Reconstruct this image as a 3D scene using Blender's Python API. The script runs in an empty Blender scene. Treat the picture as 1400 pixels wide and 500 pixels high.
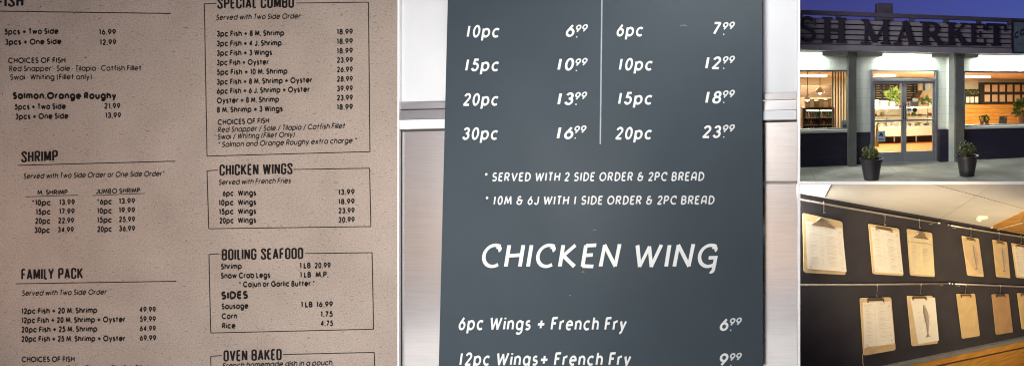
import bpy, math, random
from mathutils import Vector
R = math.radians
scene = bpy.context.scene
COL = scene.collection
rng = random.Random(7)

# ------------------------------------------------------------------ camera geometry (metres)
EYE = Vector((0.0, -7.0, 3.85)); F = 700.0; PX, PY = 1245.0, 115.0
def pt(px, py, y):
    d = y - EYE.y
    return Vector(((px - PX) * d / F, y, EYE.z - (py - PY) * d / F))

class Frame:
    """an upright wall plane, turned about the vertical: u along, z up, w out towards the street / room"""
    def __init__(s, x0, y0, slope):
        s.a = math.atan(slope); s.s = slope; s.x0 = x0; s.y0 = y0
        s.U = Vector((math.cos(s.a), math.sin(s.a), 0)); s.N = Vector((math.sin(s.a), -math.cos(s.a), 0))
    def uz(s, px, py, w=0.0):
        k = (px - PX) / F
        off = s.y0 - s.s * s.x0 - w / math.cos(s.a)
        d = (off + 7.0) / (1 - s.s * k)
        X = k * d; Y = d - 7.0
        p = Vector((X - s.x0, Y - s.y0, 0))
        return p.dot(s.U), EYE.z - (py - PY) * d / F
    def P(s, u, z, w=0.0):
        v = Vector((s.x0, s.y0, 0)) + s.U * u + s.N * w
        return Vector((v.x, v.y, z))
    def px(s, px, py, w=0.0):
        u, z = s.uz(px, py, w); return s.P(u, z, w)

SF = Frame(0.0, 1.7, math.tan(R(16)))            # the shop front
HW = Frame(-1.704, 0.9, 0.645)                   # the wall of clipboards

# ------------------------------------------------------------------ mesh helpers
class MB:
    def __init__(s): s.v = []; s.f = []; s.m = []; s.cur = 0
    def add(s, vs, fs):
        b = len(s.v); s.v += [tuple(x) for x in vs]
        for f in fs: s.f.append(tuple(b + i for i in f)); s.m.append(s.cur)
        return s
    def hexa(s, a, b):      # two loops of 4 points
        return s.loft([a, b])
    def loft(s, loops, caps=True, closed=True):
        n = len(loops[0]); vs = [p for l in loops for p in l]; fs = []
        for k in range(len(loops) - 1):
            for i in range(n if closed else n - 1):
                j = (i + 1) % n
                fs.append((k*n+i, k*n+j, (k+1)*n+j, (k+1)*n+i))
        if caps: fs.append(tuple(reversed(range(n)))); fs.append(tuple((len(loops)-1)*n + i for i in range(n)))
        return s.add(vs, fs)
    def box(s, x0, y0, z0, x1, y1, z1):
        a = [(x0,y0,z0),(x1,y0,z0),(x1,y0,z1),(x0,y0,z1)]; b = [(x,y1,z) for x,_,z in a]
        return s.loft([a, b])
    def fbox(s, fr, u0, z0, u1, z1, w0, w1):
        a = [fr.P(u0,z0,w1), fr.P(u1,z0,w1), fr.P(u1,z1,w1), fr.P(u0,z1,w1)]
        b = [fr.P(u0,z0,w0), fr.P(u1,z0,w0), fr.P(u1,z1,w0), fr.P(u0,z1,w0)]
        return s.loft([a, b])
    def pbox(s, fr, px0, py0, px1, py1, w0, w1):   # front face rectangle read at depth w1
        c = (px0 + px1) / 2
        u0 = fr.uz(px0, py0, w1)[0]; u1 = fr.uz(px1, py0, w1)[0]
        zt = fr.uz(c, py0, w1)[1]; zb = fr.uz(c, py1, w1)[1]
        return s.fbox(fr, u0, zb, u1, zt, w0, w1)
    def fpoly(s, fr, uzs, w0, w1):
        return s.loft([[fr.P(u,z,w1) for u,z in uzs], [fr.P(u,z,w0) for u,z in uzs]])
    def tube(s, pts, r, n=8, caps=True):
        pts = [Vector(p) for p in pts]; rs = r if isinstance(r, (list, tuple)) else [r]*len(pts); loops = []
        ref = Vector((0.31, 0.2, 0.93))
        for i, p in enumerate(pts):
            t = (pts[min(i+1, len(pts)-1)] - pts[max(i-1, 0)]).normalized()
            x = t.cross(ref)
            if x.length < 1e-3: x = t.cross(Vector((1, 0, 0)))
            x.normalize(); y = t.cross(x)
            loops.append([p + (x*math.cos(2*math.pi*k/n) + y*math.sin(2*math.pi*k/n))*rs[i] for k in range(n)])
        return s.loft(loops, caps)
    def lathe(s, c, prof, n=24):     # profile (r, z)
        c = Vector(c)
        loops = [[c + Vector((r*math.cos(2*math.pi*k/n), r*math.sin(2*math.pi*k/n), z)) for k in range(n)] for r, z in prof]
        return s.loft(loops, True)
    def build(s, name, mat, parent=None, smooth=False, bevel=0):
        me = bpy.data.meshes.new(name); me.from_pydata(s.v, [], s.f)
        for m in (mat if isinstance(mat, (list, tuple)) else [mat]): me.materials.append(m)
        if any(s.m): me.polygons.foreach_set('material_index', s.m)
        if smooth: me.polygons.foreach_set('use_smooth', [True]*len(me.polygons))
        me.update(); me.validate()
        o = bpy.data.objects.new(name, me); COL.objects.link(o)
        if parent is not None: o.parent = parent
        if bevel:
            b = o.modifiers.new('edge', 'BEVEL'); b.width = bevel; b.segments = 2; b.limit_method = 'ANGLE'
        return o

def tag(o, label=None, cat=None, group=None, kind=None):
    for k, v in (('label', label), ('category', cat), ('group', group), ('kind', kind)):
        if v: o[k] = v
    return o
def empty(name, label, cat, group=None, loc=(0, 0, 0)):
    o = bpy.data.objects.new(name, None); COL.objects.link(o); o.empty_display_size = 0.1
    return tag(o, label, cat, group)
def struct(mb, name, mat, **k): return tag(mb.build(name, mat, **k), kind='structure')

# ------------------------------------------------------------------ materials
def srgb(r, g, b):
    f = lambda c: (c/255/12.92) if c/255 <= 0.04045 else ((c/255+0.055)/1.055)**2.4
    return (f(r), f(g), f(b), 1)
def mat(name, col, rough=0.6, metal=0.0, var=0.12, scale=8.0, bump=0.0, bscale=60.0, stretch=(1,1,1), spec=0.5, detail=5):
    m = bpy.data.materials.new(name); m.use_nodes = True; nt = m.node_tree; N = nt.nodes; L = nt.links
    b = N['Principled BSDF']; b.inputs['Roughness'].default_value = rough; b.inputs['Metallic'].default_value = metal
    b.inputs['Specular IOR Level'].default_value = spec
    tc = N.new('ShaderNodeTexCoord'); mp = N.new('ShaderNodeMapping'); mp.inputs['Scale'].default_value = stretch
    L.new(tc.outputs['Object'], mp.inputs['Vector'])
    n = N.new('ShaderNodeTexNoise'); n.inputs['Scale'].default_value = scale; n.inputs['Detail'].default_value = detail
    L.new(mp.outputs['Vector'], n.inputs['Vector'])
    r = N.new('ShaderNodeValToRGB'); r.color_ramp.elements[0].position = 0.3; r.color_ramp.elements[1].position = 0.7
    c = col[:3]
    r.color_ramp.elements[0].color = tuple(x*(1-var) for x in c) + (1,)
    r.color_ramp.elements[1].color = tuple(min(1, x*(1+var)) for x in c) + (1,)
    L.new(n.outputs['Fac'], r.inputs['Fac']); L.new(r.outputs['Color'], b.inputs['Base Color'])
    if bump:
        n2 = N.new('ShaderNodeTexNoise'); n2.inputs['Scale'].default_value = bscale; n2.inputs['Detail'].default_value = 4
        L.new(mp.outputs['Vector'], n2.inputs['Vector'])
        bp = N.new('ShaderNodeBump'); bp.inputs['Strength'].default_value = bump; bp.inputs['Distance'].default_value = 0.02
        L.new(n2.outputs['Fac'], bp.inputs['Height']); L.new(bp.outputs['Normal'], b.inputs['Normal'])
    return m
def emit(name, col, strength):
    m = bpy.data.materials.new(name); m.use_nodes = True; nt = m.node_tree
    b = nt.nodes['Principled BSDF']; b.inputs['Base Color'].default_value = (0.8, 0.8, 0.8, 1)
    b.inputs['Emission Color'].default_value = tuple(col) + (1,); b.inputs['Emission Strength'].default_value = strength
    return m
def glass(name, tint=(0.92, 0.96, 0.95), refl=0.5):
    m = bpy.data.materials.new(name); m.use_nodes = True; nt = m.node_tree; N = nt.nodes; L = nt.links
    N.remove(N['Principled BSDF']); out = N['Material Output']
    t = N.new('ShaderNodeBsdfTransparent'); t.inputs['Color'].default_value = tint + (1,)
    g = N.new('ShaderNodeBsdfGlossy'); g.inputs['Roughness'].default_value = 0.03
    fr = N.new('ShaderNodeFresnel'); fr.inputs['IOR'].default_value = 1.45
    mu = N.new('ShaderNodeMath'); mu.operation = 'MULTIPLY'; mu.inputs[1].default_value = refl
    mx = N.new('ShaderNodeMixShader')
    L.new(fr.outputs['Fac'], mu.inputs[0]); L.new(mu.outputs['Value'], mx.inputs['Fac'])
    L.new(t.outputs[0], mx.inputs[1]); L.new(g.outputs[0], mx.inputs[2]); L.new(mx.outputs[0], out.inputs['Surface'])
    return m
def bricks(name, c1, c2, mortar, bw, bh, ms, rough=0.7, bump=0.4, spec=0.4):
    m = bpy.data.materials.new(name); m.use_nodes = True; nt = m.node_tree; N = nt.nodes; L = nt.links
    b = N['Principled BSDF']; b.inputs['Roughness'].default_value = rough; b.inputs['Specular IOR Level'].default_value = spec
    tc = N.new('ShaderNodeTexCoord'); sp = N.new('ShaderNodeSeparateXYZ'); cb = N.new('ShaderNodeCombineXYZ')
    L.new(tc.outputs['Object'], sp.inputs[0]); L.new(sp.outputs['X'], cb.inputs['X']); L.new(sp.outputs['Z'], cb.inputs['Y'])
    t = N.new('ShaderNodeTexBrick'); t.inputs['Scale'].default_value = 1
    t.inputs['Color1'].default_value = c1; t.inputs['Color2'].default_value = c2; t.inputs['Mortar'].default_value = mortar
    t.inputs['Brick Width'].default_value = bw; t.inputs['Row Height'].default_value = bh; t.inputs['Mortar Size'].default_value = ms
    t.inputs['Mortar Smooth'].default_value = 0.3; t.inputs['Bias'].default_value = 0
    L.new(cb.outputs[0], t.inputs['Vector']); L.new(t.outputs['Color'], b.inputs['Base Color'])
    n = N.new('ShaderNodeTexNoise'); n.inputs['Scale'].default_value = 40
    L.new(tc.outputs['Object'], n.inputs['Vector'])
    mm = N.new('ShaderNodeMath'); mm.operation = 'MULTIPLY_ADD'; mm.inputs[1].default_value = -1.0
    L.new(t.outputs['Fac'], mm.inputs[0]); L.new(n.outputs['Fac'], mm.inputs[2])
    bp = N.new('ShaderNodeBump'); bp.inputs['Strength'].default_value = bump; bp.inputs['Distance'].default_value = 0.01
    L.new(mm.outputs[0], bp.inputs['Height']); L.new(bp.outputs['Normal'], b.inputs['Normal'])
    return m
def wood(name, col, axis='X', rough=0.45, plank=0.0):
    """grain stretched along axis; optional plank seams across Z"""
    st = {'X': (1.2, 1.2, 14), 'Z': (14, 14, 1.2)}[axis]
    m = mat(name, col, rough, 0, 0.28, 3.0, 0.15, 8.0, st)
    if plank:
        nt = m.node_tree; N = nt.nodes; L = nt.links; b = N['Principled BSDF']
        src = b.inputs['Base Color'].links[0].from_socket
        tc = N.new('ShaderNodeTexCoord'); sp = N.new('ShaderNodeSeparateXYZ'); L.new(tc.outputs['Object'], sp.inputs[0])
        w = N.new('ShaderNodeMath'); w.operation = 'PINGPONG'; w.inputs[1].default_value = plank/2; L.new(sp.outputs['Z'], w.inputs[0])
        g = N.new('ShaderNodeMath'); g.operation = 'GREATER_THAN'; g.inputs[1].default_value = plank*0.04; L.new(w.outputs[0], g.inputs[0])
        mx = N.new('ShaderNodeMix'); mx.data_type = 'RGBA'; mx.inputs['A'].default_value = tuple(x*0.35 for x in col[:3]) + (1,)
        L.new(g.outputs[0], mx.inputs['Factor']); L.new(src, mx.inputs['B']); L.new(mx.outputs['Result'], b.inputs['Base Color'])
    return m

def kraft(name):
    m = bpy.data.materials.new(name); m.use_nodes = True; nt = m.node_tree; N = nt.nodes; L = nt.links
    b = N['Principled BSDF']; b.inputs['Roughness'].default_value = 0.85; b.inputs['Specular IOR Level'].default_value = 0.2
    tc = N.new('ShaderNodeTexCoord')
    def noise(s, d, lo, hi, ca, cb, st=(1,1,1), rot=(0,0,0)):
        mp = N.new('ShaderNodeMapping'); mp.inputs['Scale'].default_value = st; mp.inputs['Rotation'].default_value = rot
        L.new(tc.outputs['Object'], mp.inputs['Vector'])
        n = N.new('ShaderNodeTexNoise'); n.inputs['Scale'].default_value = s; n.inputs['Detail'].default_value = d
        L.new(mp.outputs[0], n.inputs['Vector'])
        r = N.new('ShaderNodeValToRGB'); r.color_ramp.elements[0].position = lo; r.color_ramp.elements[1].position = hi
        r.color_ramp.elements[0].color = ca; r.color_ramp.elements[1].color = cb
        L.new(n.outputs['Fac'], r.inputs['Fac']); return r, n
    def mul(a, bb, fac=1.0):
        x = N.new('ShaderNodeMix'); x.data_type = 'RGBA'; x.blend_type = 'MULTIPLY'; x.inputs['Factor'].default_value = fac
        L.new(a, x.inputs['A']); L.new(bb, x.inputs['B']); return x.outputs['Result']
    W = (1,1,1,1)
    base, _ = noise(1.2, 4, 0.3, 0.7, (0.295, 0.248, 0.211, 1), (0.342, 0.290, 0.249, 1))
    fine, nf = noise(52, 5, 0.32, 0.66, (0.77, 0.76, 0.755, 1), (1.13, 1.13, 1.13, 1))
    f1, _ = noise(26, 2, 0.28, 0.36, (0.46, 0.43, 0.41, 1), W, (0.5, 1, 1.9), (0, 0.7, 0))
    f2, _ = noise(33, 2, 0.28, 0.36, (0.50, 0.47, 0.44, 1), W, (0.45, 1, 2.2), (0, -1.1, 0))
    f3, _ = noise(16, 2, 0.225, 0.255, (0.28, 0.25, 0.23, 1), W)
    c = mul(mul(mul(mul(base.outputs[0], fine.outputs[0], 0.9), f1.outputs[0], .9), f2.outputs[0], .9), f3.outputs[0])
    L.new(c, b.inputs['Base Color'])
    bp = N.new('ShaderNodeBump'); bp.inputs['Strength'].default_value = 0.25; bp.inputs['Distance'].default_value = 0.01
    n3 = N.new('ShaderNodeTexNoise'); n3.inputs['Scale'].default_value = .55; n3.inputs['Detail'].default_value = 2; L.new(tc.outputs['Object'], n3.inputs['Vector'])
    b3 = N.new('ShaderNodeBump'); b3.inputs['Strength'].default_value = 1.0; b3.inputs['Distance'].default_value = 0.22      # the sheet is not quite flat
    L.new(n3.outputs['Fac'], b3.inputs['Height']); L.new(b3.outputs['Normal'], bp.inputs['Normal'])
    L.new(nf.outputs['Fac'], bp.inputs['Height']); L.new(bp.outputs['Normal'], b.inputs['Normal'])
    return m

# ------------------------------------------------------------------ stroke lettering
def arc(cx, cy, rx, ry, a0, a1, n=None):
    n = n or max(4, int(abs(a1-a0)/15))
    return [(cx + rx*math.cos(R(a0+(a1-a0)*i/n)), cy + ry*math.sin(R(a0+(a1-a0)*i/n))) for i in range(n+1)]
X = .72; r = .335; h = X/2
ring = arc(r, h, r, h, 90, 450, 24)
G = {   # round geometric letters: width, strokes (cap height 1)
 'a': (.67, [ring, [(.67, X), (.67, 0)]]), 'b': (.67, [ring, [(0, 1.02), (0, 0)]]), 'c': (.6, [arc(r, h, r, h, 42, 318)]),
 'd': (.67, [ring, [(.67, 1.02), (.67, 0)]]), 'e': (.67, [[(0.03, h), (.66, h)] + arc(r, h, r, h, 8, 312)]),
 'f': (.34, [arc(.33, .85, .18, .17, 80, 180) + [(.15, 0)], [(-.03, X-.04), (.36, X-.04)]]),
 'g': (.67, [ring, [(.67, X), (.67, 0)] + arc(r, -.02, r, .26, 0, -150)]),
 'h': (.54, [[(0, 1.02), (0, 0)], [(0, .38)] + arc(.27, .42, .27, .30, 170, 0) + [(.54, 0)]]),
 'i': (.0, [[(0, X), (0, 0)], [(0, .89), (0, 1.02)]]), 'j': (.1, [[(.1, X), (.1, -.12)] + arc(-.02, -.12, .12, .14, 0, -80), [(.1, .89), (.1, 1.02)]]),
 'k': (.5, [[(0, 1.02), (0, 0)], [(.46, X), (.02, .3)], [(.16, .43), (.5, 0)]]), 'l': (.0, [[(0, 1.02), (0, 0)]]),
 'm': (.92, [[(0, X), (0, 0)], [(0, .38)] + arc(.23, .42, .23, .30, 170, 0) + [(.46, 0)], [(.46, .38)] + arc(.69, .42, .23, .30, 170, 0) + [(.92, 0)]]),
 'n': (.54, [[(0, X), (0, 0)], [(0, .38)] + arc(.27, .42, .27, .30, 170, 0) + [(.54, 0)]]),
 'o': (.67, [ring]), 'p': (.67, [ring, [(0, X), (0, -.29)]]), 'q': (.67, [ring, [(.67, X), (.67, -.29)]]),
 'r': (.28, [[(0, X), (0, 0)], [(0, .36)] + arc(.27, .42, .27, .30, 170, 80)]),
 's': (.38, [arc(.19, .54, .17, .18, 40, 250) + arc(.19, .19, .19, .19, 75, -145)]),
 't': (.36, [[(.17, 1.0), (.17, 0)], [(-.04, X-.04), (.40, X-.04)]]),
 'u': (.54, [[(0, X), (0, .30)] + arc(.27, .30, .27, .30, 180, 350), [(.54, X), (.54, 0)]]),
 'v': (.52, [[(0, X), (.26, 0), (.52, X)]]), 'w': (.86, [[(0, X), (.21, 0), (.43, X), (.65, 0), (.86, X)]]),
 'x': (.5, [[(0, X), (.5, 0)], [(.5, X), (0, 0)]]), 'y': (.54, [[(0, X), (.27, .02)], [(.54, X), (.14, -.29)]]), 'z': (.46, [[(0, X), (.44, X), (0, 0), (.46, 0)]]),
 'A': (.78, [[(0, 0), (.39, 1), (.78, 0)], [(.16, .34), (.62, .34)]]),
 'B': (.54, [[(0, 0), (0, 1)], [(0, 1), (.25, 1)] + arc(.25, .76, .22, .24, 90, -90) + [(0, .52)], [(.2, .52), (.27, .52)] + arc(.27, .26, .26, .26, 90, -90) + [(0, 0)]]),
 'C': (.86, [arc(.5, .5, .5, .5, 48, 312, 20)]), 'D': (.7, [[(0, 0), (0, 1)], [(0, 1), (.22, 1)] + arc(.22, .5, .48, .5, 90, -90, 14) + [(0, 0)]]),
 'E': (.48, [[(0, 0), (0, 1)], [(0, 1), (.48, 1)], [(0, .53), (.46, .53)], [(0, 0), (.48, 0)]]),
 'F': (.46, [[(0, 0), (0, 1)], [(0, 1), (.46, 1)], [(0, .53), (.43, .53)]]),
 'G': (.96, [arc(.5, .5, .5, .5, 45, 362, 22), [(.56, .5), (1.0, .5)]]), 'H': (.64, [[(0, 0), (0, 1)], [(.64, 0), (.64, 1)], [(0, .54), (.64, .54)]]),
 'I': (.0, [[(0, 0), (0, 1)]]), 'J': (.42, [[(.42, 1), (.42, .24)] + arc(.21, .24, .21, .24, 0, -170)]),
 'K': (.6, [[(0, 0), (0, 1)], [(.56, 1), (.02, .46)], [(.16, .58), (.6, 0)]]), 'L': (.4, [[(0, 1), (0, 0), (.4, 0)]]),
 'M': (.86, [[(0, 0), (.12, 1), (.43, .12), (.74, 1), (.86, 0)]]), 'N': (.66, [[(0, 0), (0, 1), (.66, 0), (.66, 1)]]),
 'O': (1.0, [arc(.5, .5, .5, .5, 90, 450, 26)]), 'P': (.5, [[(0, 0), (0, 1)], [(0, 1), (.24, 1)] + arc(.24, .73, .26, .27, 90, -90) + [(0, .46)]]),
 'Q': (1.0, [arc(.5, .5, .5, .5, 90, 450, 26), [(.55, .35), (.95, -.05)]]),
 'R': (.54, [[(0, 0), (0, 1)], [(0, 1), (.26, 1)] + arc(.26, .74, .26, .26, 90, -90) + [(0, .48)], [(.24, .48), (.54, 0)]]),
 'S': (.5, [arc(.25, .75, .22, .25, 35, 255) + arc(.25, .26, .25, .26, 80, -150)]), 'T': (.48, [[(0, 1), (.48, 1)], [(.24, 1), (.24, 0)]]),
 'U': (.62, [[(0, 1), (0, .31)] + arc(.31, .31, .31, .31, 180, 360) + [(.62, 1)]]), 'V': (.7, [[(0, 1), (.35, 0), (.7, 1)]]),
 'W': (1.0, [[(0, 1), (.25, 0), (.5, 1), (.75, 0), (1.0, 1)]]), 'X': (.66, [[(0, 1), (.66, 0)], [(.66, 1), (0, 0)]]),
 'Y': (.6, [[(0, 1), (.3, .46), (.6, 1)], [(.3, .46), (.3, 0)]]), 'Z': (.56, [[(0, 1), (.54, 1), (0, 0), (.56, 0)]]),
 '0': (.5, [arc(.25, .5, .25, .5, 90, 450, 22)]), '1': (.2, [[(0, .84), (.17, 1), (.17, 0)]]),
 '2': (.48, [arc(.24, .74, .23, .26, 170, -25) + [(0, 0), (.49, 0)]]), '3': (.46, [arc(.22, .76, .2, .24, 165, -80) + arc(.22, .27, .24, .27, 85, -165)]),
 '4': (.54, [[(.4, 0), (.4, 1), (0, .25), (.54, .25)]]), '5': (.48, [[(.44, 1), (.14, 1), (.07, .56)] + arc(.22, .32, .25, .32, 125, -160)]),
 '6': (.5, [[(.36, 1), (.06, .50)], arc(.25, .31, .25, .31, 90, 450, 18)]), '7': (.46, [[(0, 1), (.46, 1), (.12, 0)]]),
 '8': (.5, [arc(.25, .76, .2, .24, 90, 450, 16), arc(.25, .27, .25, .27, 90, 450, 18)]), '9': (.5, [[(.14, 0), (.44, .50)], arc(.25, .69, .25, .31, 90, 450, 18)]),
 '.': (.0, [[(0, -.10), (0, .07)]]), '+': (.64, [[(0, .44), (.64, .44)], [(.32, .10), (.32, .78)]]), '*': (.3, [[(.15, 1), (.15, .68)], [(.01, .92), (.29, .76)], [(.29, .92), (.01, .76)]]),
 '/': (.36, [[(0, -.1), (.36, 1.02)]]), '\u00b7': (.0, [[(0, .36), (0, .49)]]), '(': (.2, [arc(.3, .42, .28, .66, 128, 232)]), ')': (.2, [arc(-.1, .42, .28, .66, 52, -52)]),
 ',': (.05, [[(.05, .1), (0, -.14)]]), '-': (.3, [[(0, .38), (.3, .38)]]),
}
def rr(x0, y0, x1, y1, q, *sides):      # pieces of a rounded box for the condensed headings
    return arc(x1-q, y1-q, q, q, 0, 90) + arc(x0+q, y1-q, q, q, 90, 180) + arc(x0+q, y0+q, q, q, 180, 270) + arc(x1-q, y0+q, q, q, 270, 360)
w_ = .30; q_ = .13
C = {
 'A': (.34, [[(0, 0), (.17, 1), (.34, 0)], [(.06, .26), (.28, .26)]]),
 'B': (w_, [[(0, 0), (0, 1)], [(0, 1)] + arc(w_-q_, 1-q_, q_, q_, 90, 0) + arc(w_-q_, .53+q_, q_, q_, 0, -90) + [(0, .53)], [(.1, .53)] + arc(w_-q_, .53-q_, q_, q_, 90, 0) + arc(w_-q_, q_, q_, q_, 0, -90) + [(0, 0)]]),
 'C': (w_, [[(w_, .68)] + arc(w_-q_-.02, 1-q_-.02, q_+.02, q_+.02, 0, 90) + arc(q_+.02, 1-q_-.02, q_+.02, q_+.02, 90, 180) + arc(q_+.02, q_+.02, q_+.02, q_+.02, 180, 270) + arc(w_-q_-.02, q_+.02, q_+.02, q_+.02, 270, 360) + [(w_, .34)]]),
 'D': (w_, [[(0, 0), (0, 1)], [(0, 1)] + arc(w_-q_, 1-q_, q_, q_, 90, 0) + arc(w_-q_, q_, q_, q_, 0, -90) + [(0, 0)]]),
 'E': (.23, [[(0, 0), (0, 1)], [(0, 1), (.25, 1)], [(0, .52), (.22, .52)], [(0, 0), (.25, 0)]]),
 'F': (.23, [[(0, 0), (0, 1)], [(0, 1), (.25, 1)], [(0, .5), (.22, .5)]]),
 'G': (w_, [[(w_, .70)] + arc(w_-.15, .85, .15, .15, 0, 90) + arc(.15, .85, .15, .15, 90, 180) + arc(.15, .15, .15, .15, 180, 270) + arc(w_-.15, .15, .15, .15, 270, 360) + [(w_, .46), (.17, .46)]]),
 'H': (w_, [[(0, 0), (0, 1)], [(w_, 0), (w_, 1)], [(0, .52), (w_, .52)]]), 'I': (0, [[(0, 0), (0, 1)]]),
 'K': (.33, [[(0, 0), (0, 1)], [(.32, 1), (.03, .42)], [(.12, .55), (.34, 0)]]), 'L': (.15, [[(0, 1), (0, 0)], [(0, 0), (.20, 0)]]),
 'M': (.42, [[(0, 0), (0, 1)], [(.03, 1), (.21, .1), (.39, 1)], [(.42, 0), (.42, 1)]]), 'N': (.32, [[(0, 0), (0, 1)], [(.02, .98), (.30, .02)], [(.32, 0), (.32, 1)]]),
 'O': (w_, [rr(0, 0, w_, 1, .15) + [(w_, .85)]]), 'P': (w_, [[(0, 0), (0, 1)], [(0, 1)] + arc(w_-q_, 1-q_, q_, q_, 90, 0) + arc(w_-q_, .45+q_, q_, q_, 0, -90) + [(0, .45)]]),
 'R': (w_, [[(0, 0), (0, 1)], [(0, 1)] + arc(w_-q_, 1-q_, q_, q_, 90, 0) + arc(w_-q_, .48+q_, q_, q_, 0, -90) + [(0, .48)], [(.13, .48), (w_+.01, 0)]]),
 'S': (w_, [[(w_, .72)] + arc(w_-.15, .85, .15, .15, 0, 90) + arc(.15, .85, .15, .15, 90, 200) + [(w_-.03, .36)] + arc(w_-.15, .15, .15, .15, 20, -90) + arc(.15, .15, .15, .15, 270, 180) + [(0, .28)]]),
 'U': (w_, [[(0, 1)] + arc(.15, .15, .15, .15, 180, 270) + arc(w_-.15, .15, .15, .15, 270, 360) + [(w_, 1)]]),
 'V': (.34, [[(0, 1), (.17, 0), (.34, 1)]]), 'W': (.54, [[(0, 1), (.13, 0), (.27, .95), (.41, 0), (.54, 1)]]), 'Y': (.34, [[(0, 1), (.17, .42), (.34, 1)], [(.17, .42), (.17, 0)]]),
}
T = dict(G)     # the hand-lettered, slanted look of the painted board: narrower, curled ends
T.update({
 'A': (.62, [[(.02, 0), (.04, .45)] + arc(.36, .55, .31, .45, 170, 40) + [(.60, .55), (.60, 0)], [(.05, .36), (.6, .36)]]),
 'C': (.66, [arc(.555, .815, .085, .085, -70, 90) + arc(.42, .5, .42, .5, 68, 305, 18)]),
 'G': (.70, [arc(.565, .815, .085, .085, -60, 90) + arc(.42, .5, .42, .5, 68, 318, 18), [(.40, .40), (.70, .42), (.68, -.10)] + arc(.60, -.10, .08, .12, 0, -120)]),
 'O': (.78, [arc(.39, .5, .39, .5, 90, 450, 24)]), 'E': (.42, [[(0, 0), (.0, 1)], [(0, .98), (.44, 1)], [(0, .52), (.36, .54)], [(0, .02), (.46, 0)]]),
 'N': (.66, [[(0, 0), (.03, 1), (.62, .02), (.66, 1.05)]]), 'K': (.62, [[(0, 0), (0, 1)], [(.52, 1), (.03, .46)], [(.08, .5), (.40, .2), (.62, 0)]]),
 'W': (1.02, [[(0, 1), (.24, 0), (.52, .92), (.74, 0), (1.02, 1.02)]]), 'H': (.60, [[(0, 0), (0, 1)], [(.60, 0), (.60, 1)], [(0, .5), (.60, .54)]]),
 'M': (.84, [[(0, 0), (.12, 1), (.42, .15), (.72, 1), (.84, 0)]]), 'D': (.62, [[(.04, 0), (.04, 1)], [(0, 1), (.2, 1)] + arc(.2, .5, .44, .5, 90, -90, 14) + [(0, 0)]]),
 '&': (.72, [[(.72, .50), (.34, .52), (.30, .72)] , arc(.30, .76, .20, .22, 40, 250) + arc(.32, .27, .30, .27, 110, 330) + [(.62, .50)]]),
 '1': (.24, [[(.12, 1), (.12, 0)]]),
 'c': (.5, [arc(.29, h, .29, h, 50, 310)]), 'e': (.54, [[(0.02, h), (.53, h+.04)] + arc(.27, h, .27, h, 12, 305)]),
 'p': (.56, [arc(.28, h, .28, h, 90, 450, 20), [(0, X+.03), (0, -.30)]]), 'g': (.56, [arc(.28, h, .28, h, 90, 450, 20), [(.56, X), (.56, -.08)] + arc(.28, -.08, .28, .24, 0, -140)]),
 'y': (.5, [[(0, X), (.22, .02)], [(.5, X), (.16, -.18), (.0, -.28)]]), 'n': (.48, [[(0, X), (0, 0)], [(0, .38)] + arc(.24, .42, .24, .30, 170, 0) + [(.48, 0)]]),
 'h': (.48, [[(0, 1.05), (0, 0)], [(0, .38)] + arc(.24, .42, .24, .30, 170, 0) + [(.48, 0)]]),
 'F': (.44, [[(0, 0), (.0, 1)], [(-.04, .98), (.46, 1.02)], [(0, .52), (.36, .54)]]),
})
FONTS = {'G': G, 'C': C, 'T': T}
def stroke(pts, hw, nib=None, taper=0.0):
    """outline quads for a polyline; hw = half width in cap heights; nib = (angle, contrast)"""
    P = [pts[0]]
    for p in pts[1:]:
        if math.hypot(p[0]-P[-1][0], p[1]-P[-1][1]) > 1e-4: P.append(p)
    n = len(P); closed = n > 4 and math.hypot(P[0][0]-P[-1][0], P[0][1]-P[-1][1]) < 2e-3
    Lf, Rt = [], []
    for i in range(n):
        a = P[i-1] if i else (P[-2] if closed else None); b = P[i+1] if i < n-1 else (P[1] if closed else None)
        def d(p, q):
            l = math.hypot(q[0]-p[0], q[1]-p[1]); return ((q[0]-p[0])/l, (q[1]-p[1])/l)
        d0 = d(a, P[i]) if a else None; d1 = d(P[i], b) if b else None
        if d0 is None: d0 = d1
        if d1 is None: d1 = d0
        nx, ny = -(d0[1]+d1[1]), d0[0]+d1[0]; l = math.hypot(nx, ny)
        if l < 1e-3: nx, ny, l = -d0[1], d0[0], 1
        nx /= l; ny /= l
        k = nx*-d0[1] + ny*d0[0]; k = min(1/max(k, .05), 1.9)
        ww = hw
        if nib:
            ang = math.atan2(d0[1]+d1[1], d0[0]+d1[0]) - R(nib[0]); ww = hw*(1 - nib[1]*(math.cos(ang)**2))
        if taper and not closed and (i == 0 or i == n-1): ww *= 1 + taper
        Lf.append((P[i][0]+nx*ww*k, P[i][1]+ny*ww*k)); Rt.append((P[i][0]-nx*ww*k, P[i][1]-ny*ww*k))
    vs = []; fs = []
    for i in range(n): vs += [Lf[i], Rt[i]]
    for i in range(n-1): fs.append((2*i, 2*i+1, 2*i+3, 2*i+2))
    return vs, fs
def pieces(pts, hw):
    """cuts a stroke at its sharp turns, running each piece on a little past the corner, so that no stroke folds over itself"""
    out = [[pts[0]]]
    for i in range(1, len(pts)):
        out[-1].append(pts[i])
        if i < len(pts)-1:
            a, b, c = pts[i-1], pts[i], pts[i+1]
            l0 = math.hypot(b[0]-a[0], b[1]-a[1]); l1 = math.hypot(c[0]-b[0], c[1]-b[1])
            if l0 < 1e-4 or l1 < 1e-4: continue
            d = ((b[0]-a[0])*(c[0]-b[0]) + (b[1]-a[1])*(c[1]-b[1]))/l0/l1
            if d < .60:
                e = hw*(.85 if d > -.3 else .25)
                out[-1].append((b[0]+(b[0]-a[0])/l0*e, b[1]+(b[1]-a[1])/l0*e))
                out.append([(b[0]-(c[0]-b[0])/l1*e, b[1]-(c[1]-b[1])/l1*e), b])
    return out
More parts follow.
